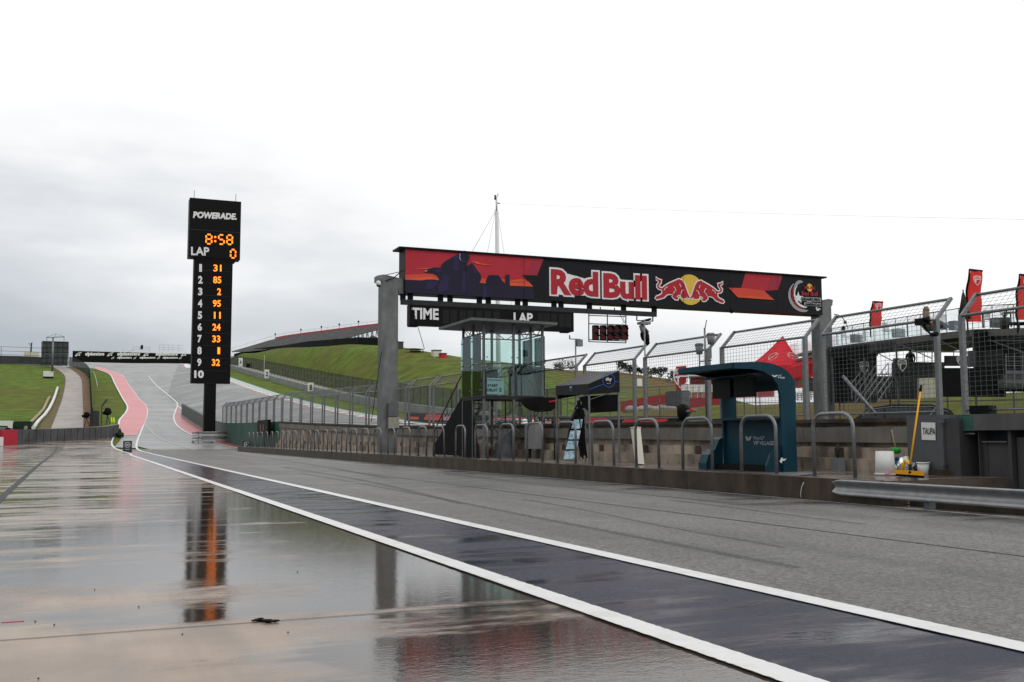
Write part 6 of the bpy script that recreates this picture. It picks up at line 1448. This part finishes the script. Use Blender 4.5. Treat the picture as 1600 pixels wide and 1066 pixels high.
# dark infill walls under deck
def wallpx(px0, py0, px1, py1, d, mat, name, th=.3, par=None, t_=None):
    a, b = AD(px0, py0, d), AD(px1, py0, d); c = AD(px1, py1, d); e = AD(px0, py1, d); f = Vector((SY,CY,0))*th
    return (t_ or t).part(name, MB().add([a,b,c,e,a+f,b+f,c+f,e+f], [(0,1,2,3),(5,4,7,6),(0,4,5,1),(3,2,6,7),(0,3,7,4),(1,5,6,2)]), mat)
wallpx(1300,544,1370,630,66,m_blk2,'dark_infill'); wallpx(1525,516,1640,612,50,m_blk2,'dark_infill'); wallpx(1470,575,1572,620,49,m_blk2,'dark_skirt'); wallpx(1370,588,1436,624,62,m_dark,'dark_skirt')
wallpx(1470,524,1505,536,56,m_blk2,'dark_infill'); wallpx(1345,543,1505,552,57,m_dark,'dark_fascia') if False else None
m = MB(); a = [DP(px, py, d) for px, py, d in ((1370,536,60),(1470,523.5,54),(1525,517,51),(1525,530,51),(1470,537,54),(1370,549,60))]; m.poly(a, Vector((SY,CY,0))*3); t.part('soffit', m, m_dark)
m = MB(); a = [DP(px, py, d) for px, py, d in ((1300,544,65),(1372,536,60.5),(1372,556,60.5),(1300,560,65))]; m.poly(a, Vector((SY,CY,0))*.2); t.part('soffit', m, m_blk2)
wallpx(1436,579,1464,622,61,m_cream,'cream_door')
wallpx(1400,560,1502,575,63,m_dark2,'grey_screen') if False else None
# grey fabric screens with shields
for k, (x0_, y0_, x1_, y1_, d, lab) in enumerate(((1336,563,1365,585,63,'dark balcony banner with a white shield, left of the stairs'),(1396,560,1424,582,56.8,'dark balcony banner with a white shield, right of the stairs'),(1476,556,1516,572,56,'dark balcony banner with a white shield beside the brown post'))):
    tb = Thing('balcony_banner', lab, 'banner', AD(x0_,y1_,d), group='dark balcony banners'); bo = wallpx(x0_,y0_,x1_,y1_,d,MAT('banner_charcoal',(.045,.045,.048),.7) if k == 0 else bpy.data.materials['banner_charcoal'],'cloth',.08,None,tb)
    w = MB(); c = AD(lerp_ := (x0_+x1_)/2+(4 if k == 2 else 0), (y0_+y1_)/2, d-.15); shield(w, None, c, _r, (y1_-y0_)*.43*d/FPX); tb.part('shield_print', w, m_letter, bo)
wallpx(1396,566,1476,590,57.2,m_dark2,'walkway_front'); wallpx(1425,549,1520,550.3,58,m_galvd,'walkway_rail'); wallpx(1516,548,1567,573,50,m_dark2,'grey_screen')
for px in (1432,1444,1456,1470,1490): wallpx(px,549,px+.8,566,58,m_galvd,'walkway_post',.05)
for k in range(13):
    px = (1308,1322,1338,1352,1388,1404,1418,1480,1494,1536,1548,1560,1580)[k]; dd_ = lin([(1262,72),(1300,66),(1350,62),(1400,58),(1460,54),(1520,51),(1620,47)], px)+3.5
    yy_ = lin([(1262,548.5),(1300,541.5),(1350,535),(1400,529),(1460,521.5),(1520,514.5),(1620,512)], px)-1.5; c = AD(px, yy_, dd_); kind_ = k % 3
    tt = Thing(('deck_table','deck_chair','planter_box')[kind_], ('pale bistro table','white slatted chair','grey planter box')[kind_]+' on the deck behind the glass, %s item from the left' % ordw(k+1), ('table','chair','planter')[kind_], c)
    if kind_ == 0: tt.part('top', MB().bar(c+UP*.74,c+UP*.78,.42,14), m_wht); tt.part('stem', MB().bar(c,c+UP*.74,.04,6), m_galv)
    elif kind_ == 1:
        tt.part('seat', MB().box(c+UP*.45,(.45,.45,.05)), m_wht); tt.part('backrest', MB().box(c+Vector((0,.22,.72)),(.45,.04,.5)), m_wht)
        for sx in (-.2,.2):
            for sy in (-.2,.2): tt.part('leg', MB().bar(c+Vector((sx,sy,0)),c+Vector((sx,sy,.45)),.02,4), m_wht)
    else:
        tt.part('box', MB().box(c+UP*.25,(.7,.4,.5)), m_galvd); mm_ = MB()
        for _ in range(60):
            q = c+Vector((rr.uniform(-.35,.35), rr.uniform(-.2,.2), .5+rr.uniform(0,.4))); v_ = Vector((rr.uniform(-.09,.09),rr.uniform(-.09,.09),rr.uniform(.02,.15))); mm_.add([q,q+Vector((.03,.02,0)),q+v_],[(0,1,2)])
        tt.part('leaves', mm_, m_leaf)
# low terrace of steps and rails at the far right
tt = Thing('paddock_terrace', 'low grey terrace steps with thin rails under the right end of the deck', 'terrace', AD(1585,612,46))
for k in range(5): wallpx(1572-k*2,600-k*7,1640,606-k*7,47+k*.8,m_galvd if k%2 else m_dark2,'step',.7,None,tt)
for k in range(3): wallpx(1570,571-k*7,1640,571.7-k*7,46.5,m_galv,'rail',.04,None,tt)
for k in range(5): wallpx(1572+k*13,553,1572.8+k*13,604,46.6,m_galv,'upright',.05,None,tt)
# brown chimney like post
c = AD(1447,500,54); t2 = Thing('stone_post', 'weathered brown stone post rising above the deck', 'post', c-UP*.5); m = MB()
t2.part('shaft', MB().bar(AD(1447,512,54), AD(1447,483,54), .2, 6, .17), MAT('brown_stone', (.21,.155,.105), .9, var=.3, scale=6)); t2.part('cap', MB().bar(AD(1447,485,54), AD(1447,479,54), .19, 6, .1), bpy.data.materials['brown_stone'])
c = AD(1478,507,54); t2 = Thing('roof_hatch', 'small grey pitched hatch roof beside the brown post', 'roof hatch', c); t2.part('roof', MB().poly([AD(1462,503,54),AD(1466,499,54),AD(1484,509,54),AD(1484,512,54),AD(1470,512,54)], Vector((SY,CY,0))*2), m_galvd); t2.part('box', MB().bar(AD(1474,515,54),AD(1474,508,54),.2,6), m_dark)
# plants in the glass
for k, px in enumerate((1570,)):
    c = AD(px, 500, 46); t2 = Thing('potted_plant', 'spiky potted plant on the deck left of the edge flag', 'plant', AD(px,514,46)); m = MB()
    for i in range(26):
        a = rr.uniform(0,6.28); e_ = rr.uniform(.3,1.2); q = c+Vector((math.cos(a)*.5*math.cos(e_),math.sin(a)*.5*math.cos(e_),.5*math.sin(e_)+.3)); m.add([c+Vector((.02,0,.1)),c+Vector((-.02,0,.1)),q],[(0,1,2)])
    t2.part('leaves', m, m_leaf); t2.part('pot', MB().bar(AD(px,514,46),c+UP*.1,.18,8,.24), m_dark)
c = AD(1592,510,46); t2 = Thing('round_table', 'dark round table top on the deck at the right edge', 'table', AD(1592,520,46)); t2.part('top', MB().bar(AD(1592,507,46),AD(1592,505,46),.5,14), m_black); t2.part('stem', MB().bar(AD(1592,515,46),AD(1592,507,46),.05,6), m_black)
# stairs with metal handrails
t2 = Thing('access_stairs', 'wide steel stairs with pale handrails leading up to the deck', 'stairs', DP(1340,617,63)); d = 61
m = MB()
for k in range(9):
    u = k/8; a = AD(1344+u*28, 615-u*31, d+u*1.5); b = AD(1374+u*16, 615-u*31, d+u*1.5); m.add([a,b,b+Vector((SY,CY,0))*.3,a+Vector((SY,CY,0))*.3,a-UP*.08,b-UP*.08],[(0,1,2,3),(0,4,5,1)])
t2.part('tread', m, m_galvd)
for (x0_, y0_, x1_, y1_) in ((1330,600,1356,567),(1336,618,1369,570),(1350,619,1388,567),(1371,615,1394,583)):
    m = MB(); A = AD(x0_, y0_, d-.5); B = AD(x1_, y1_, d+1); m.bar(A, B, .035, 5); m.bar(A-UP*.45, B-UP*.45, .03, 5)
    for k in range(5): q = A.lerp(B,k/4); m.bar(q, q-UP*.9, .025, 4)
    t2.part('handrail', m, m_galv)
# person on the walkway
def person(base, h, heading, label, jacket, trousers):
    s = h/1.75; R_ = Matrix.Rotation(heading, 3, 'Z'); V = lambda x, y, z: base+R_@Vector((x*s, y*s, z*s))
    t = Thing('person', label, 'person', base)
    J = [((0,0,.95),.14),((0,0,1.12),.15),((0,0,1.33),.175),((0,0,1.45),.08),((0,0,1.52),.055),((0,.01,1.60),.09),((0,.01,1.68),.085),
         ((.1,0,.9),.10),((.11,.02,.5),.075),((.11,0,.1),.045),((.11,-.14,.04),.045),((-.1,0,.9),.10),((-.11,.0,.5),.075),((-.12,.03,.1),.045),((-.12,-.11,.04),.045),
         ((.19,0,1.40),.07),((.24,.02,1.15),.055),((.22,-.12,.93),.035),((.20,-.18,.86),.03),((-.19,0,1.40),.07),((-.24,.02,1.15),.055),((-.22,-.12,.95),.035),((-.2,-.18,.88),.03)]
    E_ = [(0,1),(1,2),(2,3),(3,4),(4,5),(5,6),(0,7),(7,8),(8,9),(9,10),(0,11),(11,12),(12,13),(13,14),(3,15),(15,16),(16,17),(17,18),(3,19),(19,20),(20,21),(21,22)]
    me = bpy.data.meshes.new('body'); me.from_pydata([tuple(V(*j[0])-base) for j in J], E_, []); o = bpy.data.objects.new('body', me); COL.objects.link(o)
    md = o.modifiers.new('s','SKIN'); me.skin_vertices.new() if not me.skin_vertices else None
    for i, j in enumerate(J): me.skin_vertices[0].data[i].radius = (j[1]*s, j[1]*s)
    me.skin_vertices[0].data[0].use_root = True
    o.modifiers.new('u','SUBSURF').levels = 1; bpy.context.view_layer.update()
    m2 = bpy.data.meshes.new_from_object(o.evaluated_get(bpy.context.evaluated_depsgraph_get())); bpy.data.objects.remove(o)
    m2.materials.clear(); m2.materials.append(jacket); m2.materials.append(trousers); m2.materials.append(m_skin)
    for p in m2.polygons: z = p.center.z/s; p.material_index = 2 if z > 1.5 else (1 if z < .92 and abs(p.center.x)+abs(p.center.y) < .3*s else 0); p.use_smooth = True
    b_ = bpy.data.objects.new('body', m2); COL.objects.link(b_); b_.parent = t.o
    hm = MB().blob(V(0,.025,1.69), (.098*s,.105*s,.10*s), 8); t.part('hair', hm, m_black)
    fm = MB().blob(V(0,-.09,1.61), (.014*s,.02*s,.02*s), 5).blob(V(.035,-.075,1.64), .012*s, 4).blob(V(-.035,-.075,1.64), .012*s, 4); t.part('face', fm, m_skin)
    return t
bp = AD(1423,572,57.5); person(Vector((bp.x,bp.y,AD(1423,592,57.5).z)), 1.72, 2.6, 'person in a dark jacket standing on the walkway behind the right banner', m_blk2, m_dark)
# red canopies with shields
def rcanopy(name, label, apex, el_, er, d, dd, side=None):
    t = Thing('red_marquee', label, 'marquee', AD((el_[0]+er[0])/2, 620, d), group='red pointed marquees'); A = AD(*apex, d+dd/2); L_ = AD(*el_, d); R_ = AD(*er, d); f = Vector((SY,CY,0))*dd
    P = [L_, R_, R_+f, L_+f]; m = MB(); n = 8
    for a, b in zip(P, P[1:]+P[:1]): m.grid([[a.lerp(b,j/6).lerp(A,i/n)-UP*(.09*(A.z-a.z)*math.sin(math.pi*i/n)+.05*math.sin(j*math.pi/6)*abs(math.sin(i*1.9+j))) for j in range(7)] for i in range(n+1)])
    rf = t.part('roof', m, m_tent)
    m = MB(); 
    for a, b in zip(P, P[1:]+P[:1]): m.grid([[a.lerp(b,j/10) for j in range(11)],[a.lerp(b,j/10)-UP*(.8+.05*(j%2)) for j in range(11)]], False)
    t.part('valance', m, m_tent)
    sm_ = MB()
    for p in P: sm_.tube([p.lerp(A,i/n)-UP*(.09*(A.z-p.z)*math.sin(math.pi*i/n)-.02) for i in range(n+1)], .035, 4)
    t.part('hip_seam', sm_, m_flag)
    for p in P: t.part('leg', MB().bar(p, Vector((p.x,p.y,min(T(p.x,p.y),p.z-2.4)-.1)), .04, 5), m_galv)
    return t, rf, L_, R_, A
t, rf, L_, R_, A = rcanopy('a', 'large red pointed marquee behind the fence left of the right gantry pillar', (1223,526), (1186,571), (1256,570), 74, 5)
w = MB(); F = lambda a, c, d: AD(a, c, d)
def ringlogo(mb, px, py, rx, ry, d, rot=0):
    n = 20; c = AD(px, py, d); k = d/FPX
    f = lambda a, s: c+_r*(math.cos(a)*rx*s*k*math.cos(rot)-math.sin(a)*ry*s*k*math.sin(rot))+UP*(math.cos(a)*rx*s*k*math.sin(rot)+math.sin(a)*ry*s*k*math.cos(rot))
    mb.grid([[f(2*math.pi*i/n, s) for i in range(n+1)] for s in (.84,1)], False); mb.add([f(math.pi-.1,.84),f(.1,.84),f(-.15,.84),f(math.pi+.2,.84)], [(0,1,2,3)])
ringlogo(w, 1208, 557, 9, 4.5, 73.6, .55); ringlogo(w, 1239, 556, 9.5, 4.5, 73.6, -.3); t.part('shield_print', w, m_letter, rf)
t, rf, L_, R_, A = rcanopy('b', 'second red marquee partly hidden behind the right gantry pillar', (1290,540), (1254,569), (1316,563), 70, 5)
w = MB(); ringlogo(w, 1276, 556, 8, 5, 69.6, .3); t.part('shield_print', w, m_letter, rf)
# shield board (red sign) at px 1057..1073
c = AD(1064.5,595,100); t = Thing('shield_board', 'tall red board with a white shield left of the teal stand roof', 'sign', AD(1064,625,100)); k = 100/FPX
bo = t.part('board', MB().add([AD(1056,573,100),AD(1072.5,571.5,100),AD(1072.5,611,100),AD(1056,610,100)], [(0,1,2,3)]).add([AD(1056,573,100.3),AD(1072.5,571.5,100.3),AD(1072.5,611,100.3),AD(1056,610,100.3)], [(0,1,2,3)]), MAT('deep_red_board', (.42,.02,.03), .5))
w = MB(); shield(w, None, AD(1064.3,592,99.8), _r, 1.0); t.part('shield_print', w, m_letter, bo); t.part('post', MB().bar(AD(1058,610,100),AD(1058,640,100),.06,5).bar(AD(1071,611,100),AD(1071,640,100),.06,5), m_galvd)
# white hospitality structure with red trim behind (px 1075-1150)
t = Thing('hospitality_tent', 'pale hospitality tent with dark red trim behind the teal stand roof', 'tent', AD(1110,625,104))
a = wallpx(1075,580,1262,588,104,m_wht,'fascia',4,None,t); wallpx(1078,588,1262,606,106,m_redd,'back_wall',.3,None,t); wallpx(1255,590,1285,612,100,m_dark,'side_wall',.3,None,t)
for px in (1078,1105,1130,1180,1240): wallpx(px,588,px+1.2,624,104,m_galv,'post',.1,None,t)
# green board, sign on hillside
p = AT(999.5,605); single('hillside_sign', MB().box(p+UP*1.0,(1.2,.1,1.6)), m_wht, 'tiny white sign on the hillside right of the canopy', 'sign')
c = AX(1257,597.5,XW+.12); single('green_tag', MB().box(c,(.12,.02,.12)), MAT('tag_green',(.05,.4,.05),.5), 'small green tag fixed to the fence post right of the teal stand', 'tag')
# transmission mast px 1010.., drooping lamp near right pillar px 1320
c = AY(1304,505,YG+2); F = lambda a, c_: AY(a, c_, YG-4)
t = Thing('drooping_lamp', 'thin black curved lamp arm reaching right from the gantry pillar', 'lamp', F(1303,491)); t.part('arm', MB().tube([F(1303,491),F(1310,492.5),F(1316,496),F(1320,502)], .03, 5), m_dark); t.part('head', MB().bar(F(1320,502),F(1321,506),.1,6).tube([F(1321,504),F(1324,511),F(1325,515)],.02,4).blob(F(1318,513),(.12,.12,.14),6), m_black)
# trees on the right ridge, leaf clumps
def tree(px, py, h, w, label, dark=1):
    p = AT(px, py); t = Thing('round_tree', label, 'tree', p, group='small dark trees on the skyline'); r3 = random.Random(int(px))
    t.part('trunk', MB().bar(p-UP*.3, p+UP*h*.5, .12, 6, .06).bar(p+UP*h*.3, p+Vector((w*.25,0,h*.7)), .06, 5, .02).bar(p+UP*h*.3, p+Vector((-w*.25,.2,h*.65)), .06, 5, .02), m_dirt)
    m = MB()
    cl_ = [(r3.uniform(-.35,.35)*w, r3.uniform(-.3,.3)*w, h*r3.uniform(.35,.85), r3.uniform(.14,.28)*w) for _ in range(9)]
    for (x, y, z, r) in cl_:
        for _ in range(70):
            d_ = Vector((r3.gauss(0,1),r3.gauss(0,1),r3.gauss(0,1))).normalized()*r*r3.uniform(.4,1.1); c = p+Vector((x,y,z))+d_; s_ = r3.uniform(.1,.22)
            a = Vector((r3.gauss(0,1),r3.gauss(0,1),r3.gauss(0,1))).normalized()*s_; b = Vector((r3.gauss(0,1),r3.gauss(0,1),r3.gauss(0,1))).normalized()*s_; m.add([c-a,c+b,c+a,c-b],[(0,1,2,3)])
    t.part('crown', m, m_leaf)
for k, (px, py, h, w) in enumerate(((975,584,3,4),(985,585,2.4,4),(998,587,1.8,3),(1018,590,2.6,4),(1031,592,2.8,3.5),(1052,598,3.0,4),(880,579,2,5),(291,563,5,8))):
    tree(px, py, h, w, 'small dark bushy tree by the advertising wall beside the tower' if k == 7 else ('small dark bush on the skyline between booth and canopy' if k == 6 else 'small dark bushy tree on the right skyline, %s from the left' % ordw(k+1)))
# ================================================================== checks: every label unique handled above
for o in list(COL.objects):
    if o.type == 'EMPTY' and not kids(o): bpy.data.objects.remove(o)
# hand-written rider boards etc. end
S.cycles.max_bounces = 8; S.cycles.transparent_max_bounces = 24
